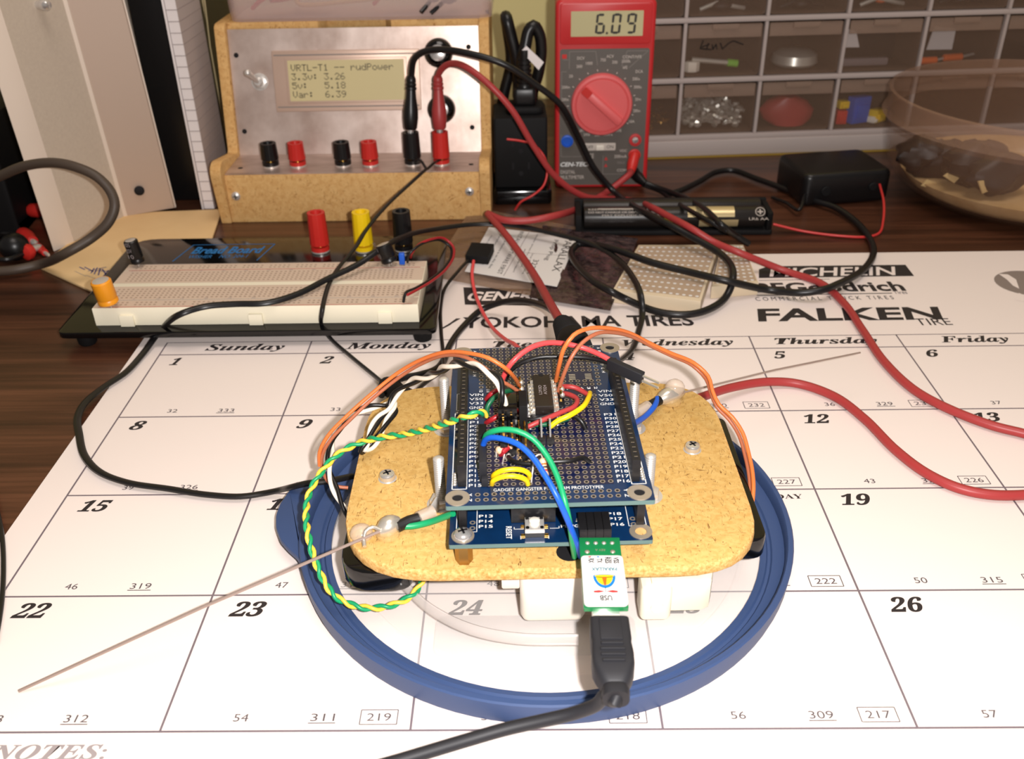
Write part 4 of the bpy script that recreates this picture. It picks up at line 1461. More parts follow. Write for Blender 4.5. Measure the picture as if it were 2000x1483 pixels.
# ------------------------------------------------------------------ drawer cabinet
c0, c1 = G(1275, 308), G(1740, 292)
ca = math.degrees(math.atan2(c1.y - c0.y, c1.x - c0.x))
KX = place(c0.x, c0.y, 0.6, ca)
cb = thing('drawer_cabinet', 'grey small parts cabinet with rows of smoky clear drawers along the wall', 'cabinet', KX)
XL, XR = -43, 326
ZS = (14.5, 58.5, 102.5, 146.5)
b = MB()
b.box(XL - 2, XR + 2, 148, 150, 0, 148, 'cabinet_inner_shade')
for z in ZS:
    b.box(XL - 2, XR + 2, 0, 5, z - 1.8, z + 1.8, 'cabinet_grey', ch=.5)
    b.box(XL - 2, XR + 2, 5, 148, z - 1.7, z + 1.7, 'cabinet_inner_shade')
for k_ in range(7):
    x = 18.8 + (k_ - 1) * 61.3
    for q in range(3):
        b.box(x - 1.2, x + 1.2, .3, 4, ZS[q] + 1.9, ZS[q + 1] - 1.9, 'cabinet_grey')
        b.box(x - 1.1, x + 1.1, 4, 147.8, ZS[q] + 1.9, ZS[q + 1] - 1.9, 'cabinet_inner_shade')  # same partition behind its grey front, coloured dark as inner shade
put('frame', b, cb)
b = MB()
b.box(XL - 2, XR + 2, -2, 148, 0, 12.6, 'plinth_grey', ch=1)
put('plinth', b, cb)


def drawer_bm(w, h, d):
    b = MB()
    th = 1.4
    b.box(0, w, 0, d, 0, th, 'drawer_plastic')
    b.box(0, th, 0, d, th, h * .8, 'drawer_plastic')
    b.box(w - th, w, 0, d, th, h * .8, 'drawer_plastic')
    b.box(th, w - th, d - th, d, th, h * .8, 'drawer_plastic')
    b.prism(rrect(0, w, 0, h, 3), 0, 1.6, 'drawer_plastic', Matrix(((1, 0, 0, 0), (0, 0, -1, 0), (0, 1, 0, 0), (0, 0, 0, 1))), ch=.4)
    return b


first = None
for q in range(3):
    for k_ in range(6):
        x = 18.8 + (k_ - 1) * 61.3 + 1.6
        z = ZS[q] + 2.4
        if first is None:
            dr = put('drawer', drawer_bm(58.1, 38.6, 132), cb)
            b = MB()
            b.box(1.5, 56.6, -2.2, -1.7, 28.5, 38.2, 'drawer_band', ch=.2)
            b.box(19, 39, -3.4, -1.7, 34.4, 38.6, 'drawer_band', ch=.3)
            hd = put('handle_band', b, dr)
            first = (dr, hd)
        else:
            dr = first[0].copy()
            COL.objects.link(dr)
            dr.parent = cb
            hd = first[1].copy()
            COL.objects.link(hd)
            hd.parent = dr
        dr.location = Vector((x, 4.0, z)) * MM


def in_drawer(q, k_, x, y, z):
    return KX @ Vector((18.8 + (k_ - 1) * 61.3 + 1.6 + x, 4.0 + y, ZS[q] + 2.4 + 1.5 + z))


rnd = random.Random(9)
b = MB()
for i in range(260):
    p = in_drawer(0, 1, rnd.uniform(6, 52), rnd.uniform(6, 60), 0)
    X = Matrix.Translation(p + Vector((0, 0, 2 + 16 * rnd.random() * (1 - abs((i % 10) - 5) / 9)))) @ Matrix.Rotation(rnd.uniform(0, 6), 4, 'Z') @ Matrix.Rotation(rnd.uniform(-1, 1), 4, 'X')
    hexa = [(2.7 * math.cos(j * PI / 3), 2.7 * math.sin(j * PI / 3)) for j in range(6)]
    b.prism(hexa, -1, 1, 'nut_metal', X)
tag(solo('loose_nuts', b, 'heap of shiny nuts in the bottom row drawer beside the multimeter', 'nuts', Matrix.Translation(in_drawer(0, 1, 29, 30, 0))), None, None, kind='stuff')
b = MB()
for i in range(40):
    p = in_drawer(0, 0, rnd.uniform(36, 54), rnd.uniform(6, 40), 1.6 + 7 * rnd.random())
    b.cyl(p, p + Vector((rnd.uniform(-4, 4), rnd.uniform(-4, 4), rnd.uniform(-.5, 2))), 1.0, 'brass', n=7)
tag(solo('loose_screws', b, 'small brassy screws in the bottom drawer half hidden by the multimeter', 'screws', Matrix.Translation(in_drawer(0, 0, 45, 20, 0))), None, None, kind='stuff')
b = MB()
p = in_drawer(0, 2, 27, 12, 0)
b.loft([[(p.x + rx * math.cos(a) + .4 * rx * dx, p.y + 10 * math.sin(a), p.z + zz) for a in [2 * PI * j / 14 for j in range(14)]] for rx, zz, dx in ((14, 0.4, .3), (20, 5, .1), (22, 12, 0), (16, 19, -.1), (6, 23, -.2))], 'dull_red_wire')
solo('red_pouch', b, 'crumpled red plastic pouch in a bottom row drawer', 'pouch', Matrix.Translation(p))
for i, (x, y, z, sx, sz, m, lb) in enumerate(((9, 8, 0.2, 4, 11, 'red_plastic', 'red connector in the bottom drawer with mixed colours, lower left'), (9, 8, 12.5, 4, 6, 'yellow_plastic', 'yellow connector on top of the red one in the bottom drawer'), (23, 9, 0.2, 8, 21, 'blue_wire', 'big blue connector in the bottom drawer with mixed colours'), (40, 10, 0.2, 6, 10, 'yellow_plastic', 'yellow connector beside the blue one in the bottom drawer'), (34, 7, 0.2, 1.6, 5, 'white_plastic', 'small white connector between the blue and yellow ones'))):
    b = MB()
    T = Matrix.Translation(in_drawer(0, 3, x, y, z)) @ Matrix.Rotation(.2 * i, 4, 'Z')
    b.box(-sx, sx, -4, 4, 0, sz, m, T, ch=.8)
    b.box(-sx * .6, sx * .6, -5.4, -4, sz * .2, sz * .7, m, T, ch=.3)
    solo('connector', b, lb, 'connector', T, 'mixed connectors in the bottom drawer')
# middle row contents
t_ = thing('marker_pen', 'grey marker with a lime cap lying in the scribbled drawer', 'pen', Matrix.Translation(in_drawer(1, 1, 10, 10, 4)))
b = MB()
b.cyl(in_drawer(1, 1, 8, 10, 9), in_drawer(1, 1, 36, 10, 6), 2.0, 'nut_metal', n=14)
put('barrel', b, t_, world=True)
b = MB()
b.cyl(in_drawer(1, 1, 36, 10, 6), in_drawer(1, 1, 44, 10, 5), 2.8, 'lime_plastic', n=14)
put('cap', b, t_, world=True)
b = MB()
p = in_drawer(1, 1, 8, 8, .2)
b.prism([(6 * math.cos(j * PI / 3), 4 * math.sin(j * PI / 3)) for j in range(6)], 0, 8, 'white_plastic', Matrix.Translation(p), ch=1)
solo('white_cap', b, 'white plastic cap at the near corner of the scribbled drawer', 'cap', Matrix.Translation(p))
b = MB()
for pts in (((-17, 12), (-19, 6), (-10, 5)), ((-13, 10), (-14, 5)), ((-10, 9), (-9, 5), (-7, 9), (-6, 5)), ((-4, 10), (-2, 5), (2, 9), (6, 11), (14, 8)), ((-18, 7), (-12, 9))):
    for a_, c_ in zip(pts, pts[1:]):
        X = KX @ place(18.8 + 1.6 + 30, 4.0 - 1.75, ZS[1] + 2.4 + 15) @ Matrix(((1, 0, 0, 0), (0, 0, -1, 0), (0, 1, 0, 0), (0, 0, 0, 1)))
        b.stroke(a_, c_, .8, 0, 'black_matt', X)
d2 = [o for o in cb.children if o.name.startswith('drawer')][7]
o_ = put('handwriting', b, d2, world=True)
o_.data.transform(Matrix.Translation(-d2.location))
b = MB()
p = in_drawer(1, 2, 32, 24, .3)
b.lathe([(16, 0), (18, 2), (17, 8), (12, 11), (.1, 12)], 'nut_metal', Matrix.Translation(p), 24)
solo('metal_reel', b, 'pale metal reel lying in the middle row drawer', 'reel', Matrix.Translation(p))
b = MB()
b.box(-22, 14, -3, 3, 0, 6, 'pen_grey', Matrix.Translation(in_drawer(1, 3, 26, 12, .3)) @ Matrix.Rotation(.08, 4, 'Z'), ch=1.2)
solo('grey_bar', b, 'grey plastic bar lying in the dark middle row drawer', 'bar', Matrix.Translation(in_drawer(1, 3, 26, 12, .3)))
b = MB()
b.prism([(-6, -2), (6, -2), (3, 10), (-5, 12)], 0, 1, 'notebook_white', Matrix.Translation(in_drawer(1, 3, 10, 12, 16)) @ Matrix.Rotation(1.2, 4, 'X'))
solo('paper_scrap', b, 'white paper scrap upright in the dark middle row drawer', 'paper', Matrix.Translation(in_drawer(1, 3, 10, 12, .3)))
b = MB()
b.box(-23, 23, -20, 20, 0, 24, 'black_matt', Matrix.Translation(in_drawer(1, 3, 30, 50, .3)), ch=2)
solo('black_block', b, 'black foam block at the back of the dark middle row drawer', 'block', Matrix.Translation(in_drawer(1, 3, 30, 50, .3)))
for i, (x, z, m) in enumerate(((14, 3, 'orange_plastic'), (36, 4, 'orange_plastic'))):
    t_ = thing('screwdriver', ('orange handled driver lying low in the middle row drawer above the tub', 'second orange driver further along the middle row drawer above the tub')[i], 'screwdriver', Matrix.Translation(in_drawer(1, 4, x, 10, z)), 'orange drivers in the drawer')
    b = MB()
    b.cyl(in_drawer(1, 4, x - 12, 8 + 4 * i, z), in_drawer(1, 4, x + 4, 10 + 4 * i, z), 2.8, m, n=14, ch=.8)
    put('handle', b, t_, world=True)
    b = MB()
    b.cyl(in_drawer(1, 4, x + 4, 10 + 4 * i, z), in_drawer(1, 4, x + 15, 14 + 4 * i, z + 1), 1.0, 'steel', n=10)
    put('shaft', b, t_, world=True)
b = MB()
b.prism([(-10, 0), (10, 0), (13, 16), (-4, 18)], 0, .8, 'notebook_white', Matrix.Translation(in_drawer(1, 4, 24, 22, 8)) @ Matrix.Rotation(1.1, 4, 'X'))
solo('curled_paper', b, 'curled white paper in the drawer behind the orange drivers', 'paper', Matrix.Translation(in_drawer(1, 4, 24, 22, 2)))
for k_, m, lb in ((1, 'dark_chunk', 'dark lump in the top visible drawer right of the multimeter'), (2, 'dark_chunk', 'dark coiled lump in the second drawer of the top visible row'), (3, 'orange_plastic', 'yellowish tool handle in the top visible row drawer'), (4, 'dark_chunk', 'dark lump in the top visible row drawer above the orange drivers')):
    b = MB()
    p = in_drawer(2, k_, 28, 14, 4)
    b.ball(p, 9 if k_ != 3 else 5, m, 14, .45)
    b.tube([p + Vector((-16, -3, -3)), p + Vector((-4, -4, 2)), p + Vector((9, -3, -1)), p + Vector((18, 1, -3))], 1.6, 'nut_metal' if k_ % 2 else m, 8)
    solo('oddment', b, lb, 'oddment', Matrix.Translation(Vector((p.x, p.y, p.z - 4))), 'oddments in the top visible row')

b = MB()
q0, q1 = KX @ Vector((-60, -4.2, 0)), KX @ Vector((310, -4.2, 0))
b.prism([(q0.x, q0.y), (q1.x, q1.y), (q1.x, q1.y + 8), (q0.x, q0.y + 8)], .05, .55, 'yellow_card')
solo('yellow_card', b, 'strip of yellow card showing under the drawer cabinet', 'card', Matrix.Translation(Vector((q0.x, q0.y, 0))))

# ------------------------------------------------------------------ clear tub at right
TX = place(352, 645, .4)
tub = thing('plastic_tub', 'round cloudy plastic tub with scraps inside at the right edge of the desk', 'tub', TX)
b = MB()
b.lathe([(.1, 0), (60, 0), (76, 3.5), (88, 12), (95, 24), (98, 40), (99.5, 58), (98.1, 58), (96.6, 40), (93.6, 24.6), (87, 13.4), (75.4, 5.2), (60, 1.6), (.1, 1.6)], 'tub_plastic', n=64)
put('wall', b, tub)
b = MB()
b.lathe([(99.6, 50.5), (101.0, 52), (103.4, 54.5), (101.8, 57), (100.6, 59), (101, 70), (99.6, 71), (98.4, 70), (98.6, 58.2)], 'tub_rim', n=64, caps=(False, False))
put('rim', b, tub)
b = MB()
b.lathe([(.1, 0), (57, .3), (70, 2.6), (80, 8.5), (85, 15.5), (40, 17), (.1, 16)], 'tan_food', place(352, 645, 2.4), 48)
tag(solo('sawdust', b, 'pale tan sawdust lying in the bottom of the tub', 'sawdust', place(352, 645, 2.4)), None, None, kind='stuff')


def in_tub(px, py, rad):
    """nearest place on this line of sight that is within rad of the tub's middle"""
    for y in range(540, 760):
        p = V(px, py, y)
        if math.hypot(p.x - 352, p.y - 645) <= rad:
            return p
    return V(px, py, 640)


rnd = random.Random(21)


for i, (px, py, y, r, sz, m, lb) in enumerate(((1842, 318, 588, 19, .8, 'dark_chunk', 'big dark lump leaning on the wall of the tub'), (1905, 320, 580, 20, .75, 'dark_chunk', 'dark lump in the tub beside the biggest one'), (1950, 340, 574, 17, .8, 'dark_chunk', 'dark rounded lump at the right edge of those in the tub'), (1800, 300, 604, 13, .9, 'dark_chunk', 'small dark lump nearest the black adapter in the tub'))):
    p = in_tub(px, py, 74 - r * .5)
    b = MB()
    k2 = 14
    rings = []
    for a in range(1, k2):
        th = PI * a / k2
        ring_ = []
        for j in range(20):
            ph = 2 * PI * j / 20
            w_ = 1 + .16 * math.sin(2 * ph + i * 1.7 + a * .5) + .10 * math.sin(5 * ph - a * .9 + i) + .07 * rnd.uniform(-1, 1)
            ring_.append((p.x + 1.15 * r * math.sin(th) * math.cos(ph) * w_, p.y + 13 * math.sin(th) * math.sin(ph) * w_, p.z - r * sz * math.cos(th) * (1 + .12 * math.sin(3 * ph + i))))
        rings.append(ring_)
    b.loft(rings, m)
    solo('dark_scrap', b, lb, 'scrap', Matrix.Translation(Vector((p.x, p.y, p.z - r * sz))), 'dark scraps in the tub')
for i, (px, py, rot, lb) in enumerate(((1855, 345, .5, 'thin pale wood chip in front of the dark scraps in the tub'), (1918, 362, 1.0, 'triangular pale wood chip under the dark scraps in the tub'), (1812, 360, .2, 'pale wood chip nearest the adapter side of the tub'))):
    p = in_tub(px, py, 82)
    b = MB()
    X = Matrix.Translation(p) @ Matrix.Rotation(rot, 4, 'Y') @ Matrix.Rotation(1.2, 4, 'X')
    b.prism([(-5, -2), (4.5, -2.6), (6, 1.8), (-2, 3)], 0, 1.4, 'pale_wood', X, ch=.3)
    solo('wood_chip', b, lb, 'wood chip', X, 'wood chips in the tub')

# ------------------------------------------------------------------ blue rimmed lid
LX0, LY0 = 6.3, 285.5
ld = thing('container_lid', 'round dark blue rimmed container lid with clear centre under the robot', 'lid', place(LX0, LY0, .6))
b = MB()
prof = [(81.5, 1.0), (81.5, 3.0), (83.6, 3.4), (84.2, 2.6), (85.2, 2.6), (85.8, 3.4), (88.2, 3.8), (89.9, 5.0), (90.2, 9.4), (90.7, 10.0), (92.2, 10.0), (92.7, 9.4), (92.2, 3), (91.4, 0.2), (89.4, 0.0), (88.6, 1.2), (81.5, 1.0)]
b.lathe(prof, 'lid_blue', n=96, caps=(False, False))
put('rim', b, ld)
b = MB()
b.lathe([(.1, 1.6), (73.6, 1.6), (74.2, 2.2), (75.0, 2.2), (75.6, 1.7), (81.4, 1.9), (81.4, 2.9), (76, 2.7), (74.6, 3.1), (73, 2.6), (.1, 2.6)], 'clear_plastic', n=96)
b.prism(rounded([(-38, -66), (30, -66), (30, -48), (-38, -48)], 4), 2.6, 2.9, 'clear_plastic', ch=.1, bottom_ch=0)
put('clear_window', b, ld)
b = MB()
tp = [G(x, y, 7) for x, y in ((579, 944), (562, 966), (547, 988), (539, 1010), (539, 1034), (548, 1058), (563, 1075), (580, 1090), (590, 1106))]
inner = []
for p in reversed(tp):
    a = math.atan2(p.y - LY0, p.x - LX0)
    inner.append((LX0 + 91.3 * math.cos(a), LY0 + 91.3 * math.sin(a)))
out_ = [(p.x, p.y) for p in tp]
b.prism(rounded(out_ + inner, 1.5, 3), 5.2, 8.2, 'lid_blue', ch=.8)
put('pull_tab', b, ld, world=True)

# ------------------------------------------------------------------ the robot
RB = thing('robot', 'small homemade robot: tan hardboard deck, two stacked blue circuit boards and whiskers', 'robot', place(6.5, 286, 3.6))
DK = place(6.7, 286.6, 0, 1.0)
b = MB()
b.prism(rounded([(-70.6, -57.5), (70.6, -57.5), (70.6, 57), (-70.6, 57)], (34, 30, 30, 30), 8), 27.4, 32, 'hardboard', DK, ch=.9)
k_ = b.slot('mdf_edge')
for i, q_ in enumerate(b.f):
    if len(q_) == 4:
        b.mi[i] = k_
deck = put('deck', b, RB, world=True)
b = MB()
b.disc((28.6, -48.6), 2.4, 32.05, 'mdf_edge', 14, DK)
b.disc((6.0, -49.5), 4.4, 32.06, 'hole_dark', 18, DK)
put('drill_holes', b, deck, world=True)
for px, py in ((757, 935), (1352, 879)):
    p = G(px, py, 32)
    b = MB()
    X = Matrix.Translation(p)
    b.lathe([(2.9, 0), (3.0, 1.6), (2.6, 2.4), (1.6, 2.8), (.1, 2.9)], 'chrome', X, 24)
    b.ring((0, 0), 2.9, 3.4, .06, 'steel', 20, X)
    for a in (0.5, 0.5 + PI / 2):
        b.box(-1.5, 1.5, -.35, .35, 2.6, 2.96, 'hole_dark', X @ Matrix.Rotation(a, 4, 'Z'))
    put('screw', b, RB, world=True)
tops = ((-30.3, 263.2, V(860, 893, 263.2).z), (-31.4, 309.5, V(872, 738, 309.5).z), (42.6, 266.6, V(1267, 888, 266.6).z), (41.4, 309.2, V(1233, 742, 309.2).z))
for x, y, z in tops:
    b = MB()
    n_ = int((z - 32) / .9)
    prof = [(1.5, 30)]
    for i in range(n_):
        prof += [(1.95, 32 + i * .9 + .2), (1.62, 32 + i * .9 + .65)]
    prof += [(1.9, z - .6), (1.1, z), (.1, z)]
    b.lathe(prof, 'steel', Matrix.Translation((x, y, 0)), 16)
    bo = put('long_bolt', b, RB, world=True)
    b = MB()
    b.prism([(4.2 * math.cos(i * PI / 3 + .3), 4.2 * math.sin(i * PI / 3 + .3)) for i in range(6)], 32.05, 34.6, 'steel', Matrix.Translation((x, y, 0)), ch=.4)
    b.ring((x, y), 1.9, 5.2, 32.1, 'steel', 20)
    put('nut', b, bo, world=True)
# running gear under the deck
for x0, x1, y0, y1 in ((-70.5, -46, -52, 50), (34, 74.5, -40, 36)):
    b = MB()
    b.prism(rounded([(x0, y0), (x1, y0), (x1, y1), (x0, y1)], (14, 6, 4, 4), 6), 18.5, 27.2, 'black_gloss', DK, ch=1.0)
    put('battery_box', b, RB, world=True)
b = MB()
b.box(-10.5, 11.5, -55, -10, 5.5, 27.2, 'white_plastic', DK, ch=2.5, r=3)
b.box(-16.5, -10.5, -51, -30, 17, 27.2, 'white_plastic', DK, ch=1.5)
b.cyl(DK @ Vector((0, -40, 3.7)), DK @ Vector((0, -40, 6)), 5, 'white_plastic', n=20, ch=.8)
put('caster_mount', b, RB, world=True)
b = MB()
p = [(36, -52), (53, -52), (56, -50.5), (57.5, -46), (57.5, -20), (54.5, -20), (54.5, -45), (51, -47.5), (40, -47), (36, -47)]
b.prism([(p_[0] - 3, p_[1] - 2) for p_ in p], 9, 22, 'ivory_plastic', DK, ch=.6)
b.box(29.5, 40, -56, -46, 6.5, 21, 'ivory_plastic', DK, ch=1.5, r=2)
b.cyl(DK @ Vector((35, -55.9, 13)), DK @ Vector((35, -56.5, 13)), 2.2, 'white_plastic', n=14)
put('wheel_bracket', b, RB, world=True)
b = MB()
b.box(36, 50, -45, -20, 14, 27.2, 'pen_grey', DK, ch=.5)
put('servo_motor', b, RB, world=True)
for sx in (-52, 52):
    b = MB()
    b.cyl(DK @ Vector((sx - 4, 4, 14)), DK @ Vector((sx + 4, 4, 14)), 10.2, 'black_matt', n=32, ch=1)
    put('wheel', b, RB, world=True)
# clear guard strip at front left of the window
b = MB()
gp = [G(x, y, 7.2) for x, y in ((775, 1128), (840, 1190), (920, 1230), (1010, 1248), (1130, 1250))]
b.tube(spline(gp, 3), 2.6, 'frosted_clear', 10, flat=.5)
put('guard_strip', b, RB, world=True)

# ---- lower circuit board
LBX = place(6.0, 279.4, 42, 1.5)
b = MB()
b.prism(rrect(-32.4, 32.4, -48.9, 48.9, .6), -1.6, -.05, 'pcb_edge', LBX)
b.poly(rrect(-32.4, 32.4, -48.9, 48.9, .6), 0, 'blue_pcb', LBX)
lb_ = put('carrier_board', b, RB, world=True)
b = MB()
for s_, x, y, h in (('P14', -23.0, -38.4, 1.5), ('P15', -23.0, -41.0, 1.5), ('P13', -23.0, -35.8, 1.5), ('P17', 19.4, -38.8, 1.5), ('P16', 19.6, -41.6, 1.5), ('P18', 19.2, -36.2, 1.5), ('PLUG', 3.6, -41.8, 1.4)):
    b.text(s_, x, x + (4.6 if s_ != 'PLUG' else 6), y, y + h, .04, 'silk', LBX, bold=.02)
b.text('RESET', -3.1, 3.1, 0, 1.9, .04, 'silk', LBX @ place(-14.2, -43.6, 0, -90), bold=.02)
b.frame(-30.2, -23.6, -42.8, -30, .25, .04, 'silk', LBX)
b.frame(25.6, 31.2, -41.8, -28, .25, .04, 'silk', LBX)
for p, q in (((-11.5, -42), (-11.5, -41)), ((-11.5, -42), (-7.4, -42)), ((0, -42), (3, -42)), ((3, -42), (3, -41)), ((-9.5, -47), (-9.5, -45.3)), ((-.6, -47), (-.6, -45.3)), ((8.6, -38.8), (19, -38.8))):
    b.stroke(p, q, .25, .04, 'silk', LBX)
put('board_print', b, lb_, world=True)
b = MB()
for i in range(4):
    b.ring((9.8 + i * 2.54, -38), .55, 1.05, .06, 'pad_metal', 12, LBX)
    b.disc((9.8 + i * 2.54, -38), .55, .06, 'hole_dark', 10, LBX)
put('socket_pads', b, lb_, world=True)
b = MB()
for y in (-38.2, -41.0):
    for x in (-25.0, 27.2):
        b.ring((x, y), .5, 1.0, .06, 'pad_metal', 12, LBX)
put('solder_pads', b, lb_, world=True)
for i, (x, y) in enumerate(((-28, -44.8), (29, -44.8), (-28, 44.8), (28, 44.8))):
    b = MB()
    b.lathe([(1.9, .02), (3.7, .05), (3.7, .35), (1.9, .35), (1.9, .02)], 'pad_metal', LBX @ place(x, y), 24, caps=(False, False))
    if i == 1:
        b.disc((0, 0), 1.85, .08, 'mdf', 16, LBX @ place(x, y))
    put('mounting_ring', b, lb_, world=True)
    if i != 1:
        b = MB()
        b.lathe([(3.0, .4), (3.0, 1.0), (2.4, 2.0), (1.2, 2.5), (.1, 2.6)], 'chrome', LBX @ place(x, y), 20)
        b.box(-1.5, 1.5, -.35, .35, 2.35, 2.65, 'hole_dark', LBX @ place(x, y, 0, 20))
        b.box(-.35, .35, -1.5, 1.5, 2.35, 2.65, 'hole_dark', LBX @ place(x, y, 0, 20))
        put('board_screw', b, lb_, world=True)
        b = MB()
        b.prism([(2.9 * math.cos(k_ * PI / 3), 2.9 * math.sin(k_ * PI / 3)) for k_ in range(6)], -9.9, -1.65, 'brass', LBX @ place(x, y))
        put('standoff', b, lb_, world=True)
b = MB()
BT = LBX @ place(-5.0, -43.2)
b.box(-3.1, 3.1, -3.1, 3.1, .05, 1.0, 'black_plastic', BT)
b.box(-3.1, 3.1, -3.1, 3.1, 1.0, 3.4, 'steel', BT, ch=.25)
b.box(-3.1, 3.1, -3.15, -3.0, .9, 1.8, 'black_plastic', BT)
for x in (-2.3, 2.3):
    for y in (-2.3, 2.3):
        b.cyl(BT @ Vector((x, y, 3.3)), BT @ Vector((x, y, 3.7)), .6, 'black_plastic', n=10)
for x in (-3.7, 3.7):
    for y in (-2.2, 2.2):
        b.box(x - .7, x + .7, y - .5, y + .5, .02, .6, 'gold', BT, ch=.1)
rs = put('reset_button', b, lb_, world=True)
b = MB()
b.lathe([(1.75, 3.4), (1.75, 4.6), (1.3, 4.9), (.1, 5)], 'white_plastic', BT, 18)
put('plunger', b, rs, world=True)
b = MB()
b.box(-12.4, 2.0, -39, -33, .05, 6, 'header_black', LBX, ch=.2)
put('expansion_socket', b, lb_, world=True)
for x in (-28.0, 29.2):
    b = MB()
    b.box(x - 1.25, x + 1.25, -41.8, 14, .05, 8.6, 'header_black', LBX, ch=.1)
    for i in range(20):
        b.box(x - .35, x + .35, -40.8 + i * 2.54, -40.1 + i * 2.54, 8.61, 15.6, 'steel', LBX)
    put('pin_header', b, lb_, world=True)
b = MB()
for i in range(4):
    b.box(9.0 + i * 2.54 + .05, 11.5 + i * 2.54 - .02, -48.6, -39.6, .05, 4.6, 'header_black', LBX, ch=.25)
put('programming_socket', b, lb_, world=True)

# ---- upper prototyping board
UBX = place(5.3, 276.6, 60, 2.0)
b = MB()
b.prism(rrect(-32, 32, -48.9, 48.9, .6), -1.6, -.05, 'pcb_edge', UBX)
b.poly(rrect(-32, 32, -48.9, 48.9, .6), 0, 'blue_pcb', UBX)
b.poly(rrect(-19.4, 20.4, -40.2, 48.0), .02, 'navy_pcb', UBX)
ub = put('prototyping_board', b, RB, world=True)
b = MB()


def pad(x, y, ro=.86, ri=.54):
    b.ring((x, y), ri, ro, .06, 'pad_metal', 10, UBX)
    b.disc((x, y), ri, .065, 'hole_dark', 8, UBX)


for i in range(18):
    for y in (-43.6, -46.2):
        pad(-22.2 + i * 2.54, y)
put('edge_pads', b, ub, world=True)
b = MB()
for j in range(35):
    y = -38.8 + j * 2.54
    if j == 21:
        put('solder_pads', b, ub, world=True)
        b = MB()
    for i in range(16):
        x = -18.6 + i * 2.54
        if j >= 33 and i > 15:
            continue
        if 14.5 < y < 17.5:
            continue
        if x > 10 and 22.5 < y < 27.8 and x < 21:
            continue
        pad(x, y)
    if y > 17.5:
        pad(-21.14, y)
        if y > 17.5:
            pad(-18.6 + 16 * 2.54, y)
put('solder_pads', b, ub, world=True)
b = MB()
for i in range(16):
    y = -38.9 + 2.54 * i
    r_ = 'P%d' % (16 + i)
    l_ = 'P%d' % (15 - i)
    yy = y - .75
    b.text(r_, 21.6, 25.6, yy, yy + 1.5, .05, 'silk', UBX, bold=.004)
    b.text(l_, -25.0, -25.0 + (4.0 if len(l_) == 3 else 2.9), yy, yy + 1.5, .05, 'silk', UBX, bold=.004)
for i, s_ in enumerate(('GND', 'V33', 'V50', 'VIN')):
    yy = 5.2 + 2.85 * i
    b.text(s_, 21.0, 26.0, yy, yy + 1.6, .05, 'silk', UBX, bold=.004)
    b.text(s_, -25.4, -20.4, yy, yy + 1.6, .05, 'silk', UBX, bold=.004)
b.text('GADGET GANGSTER PLATFORM PROTOTYPER', -17.3, 17.0, -42.3, -40.8, .05, 'silk', UBX)
for s_, y in (('Y', -43.6), ('Z', -46.2)):
    for x in (-24.6, 23.6):
        b.text(s_, -.7, .7, -.6, .6, .05, 'silk', UBX @ place(x, y, 0, -90), bold=.02)
for i, s_ in enumerate('ABCDEFGH'):
    for x in (-23.6, 24.6):
        b.text(s_, -.6, .6, -.6, .6, .05, 'silk', UBX @ place(x, 46.4 - 2.6 * i, 0, -90), bold=.02)
for i in range(5):
    for x, k_ in ((-21.2 + 2.54 * i, 12 - i), (10.4 + 2.54 * i, 6 - i)):
        b.text(str(k_), -.8, .8, -.6, .6, .05, 'silk', UBX @ place(x, 17.0, 0, -90), bold=.02)
for x0, x1 in ((-30.2, -25.7), (25.9, 30.4)):
    b.frame(x0, x1, -40.6, 2.6, .28, .05, 'silk', UBX)
    b.frame(x0 + .4, x1 - .2, 4.4, 15.4, .28, .05, 'silk', UBX)
put('board_print', b, ub, world=True)
for x, y in ((-28.4, -45.2), (27.6, -45.2), (29, 46.0), (-28.4, 45.6)):
    b = MB()
    b.lathe([(1.7, .03), (3.8, .06), (3.8, .4), (1.7, .4), (1.7, .03)], 'pad_metal', UBX @ place(x, y), 24, caps=(False, False))
    b.disc((x, y), 1.65, .08, 'hole_dark', 16, UBX)
    put('mounting_ring', b, ub, world=True)
for x in (-27.0, 27.2):
    b = MB()
    b.box(x - 1.3, x + 1.3, -39.6, 2.6, .05, 8.4, 'header_black', UBX, ch=.1)
    b.box(x - 1.3, x + 1.3, 3.0, 24.0, .05, 8.4, 'header_black', UBX, ch=.1)
    for i in range(24):
        y = -38.2 + i * 2.54
        b.poly(rrect(x - .5, x + .5, y - .45, y + .45), 8.42, 'hole_dark', UBX)
        b.poly(rrect(x - .55, x + .55, y + .5, y + .72), 8.43, 'pad_metal', UBX)
    put('pin_socket', b, ub, world=True)
    b = MB()
    for i in range(9):
        b.ball(UBX @ Vector((x + (2.5 if x > 0 else -2.4), -38.4 + i * 1.27 * (1 if i < 5 else 4), .3)), .75, 'solder', 8, .8)
    put('solder_joints', b, ub, world=True)
# chip in its socket
b = MB()
b.box(-4.2, 4.6, -6, 16, .1, 4.0, 'header_black', UBX @ place(.2, -.6), ch=.2)
b.box(-2.9, 3.1, -5.4, 15.6, 4.1, 7.6, 'chip_black', UBX @ place(.4, -.6), ch=.35)
cp = put('chip', b, ub, world=True)
b = MB()
for i in range(8):
    for x, dx in ((-3.2, -1), (4.2, 1)):
        b.box(x - .5, x + .5, -5.2 + i * 2.54, -4.3 + i * 2.54, 2.5, 6.2, 'solder', UBX @ place(.2, 0))
        b.box(x - .5 + dx * .9, x + .5 + dx * .9, -5.2 + i * 2.54, -4.0 + i * 2.54, 3.6, 4.5, 'solder', UBX @ place(.2, 0))
b.disc((.5, 14.6), .9, 7.65, 'hole_dark', 14, UBX)
for i, s_ in enumerate(('L293D', 'A7024')):
    b.text(s_, -3, 3, 0, 1.1, 7.64, 'note_ink', UBX @ place(.2 + 1.7 * i, 4.5, 0, 90))
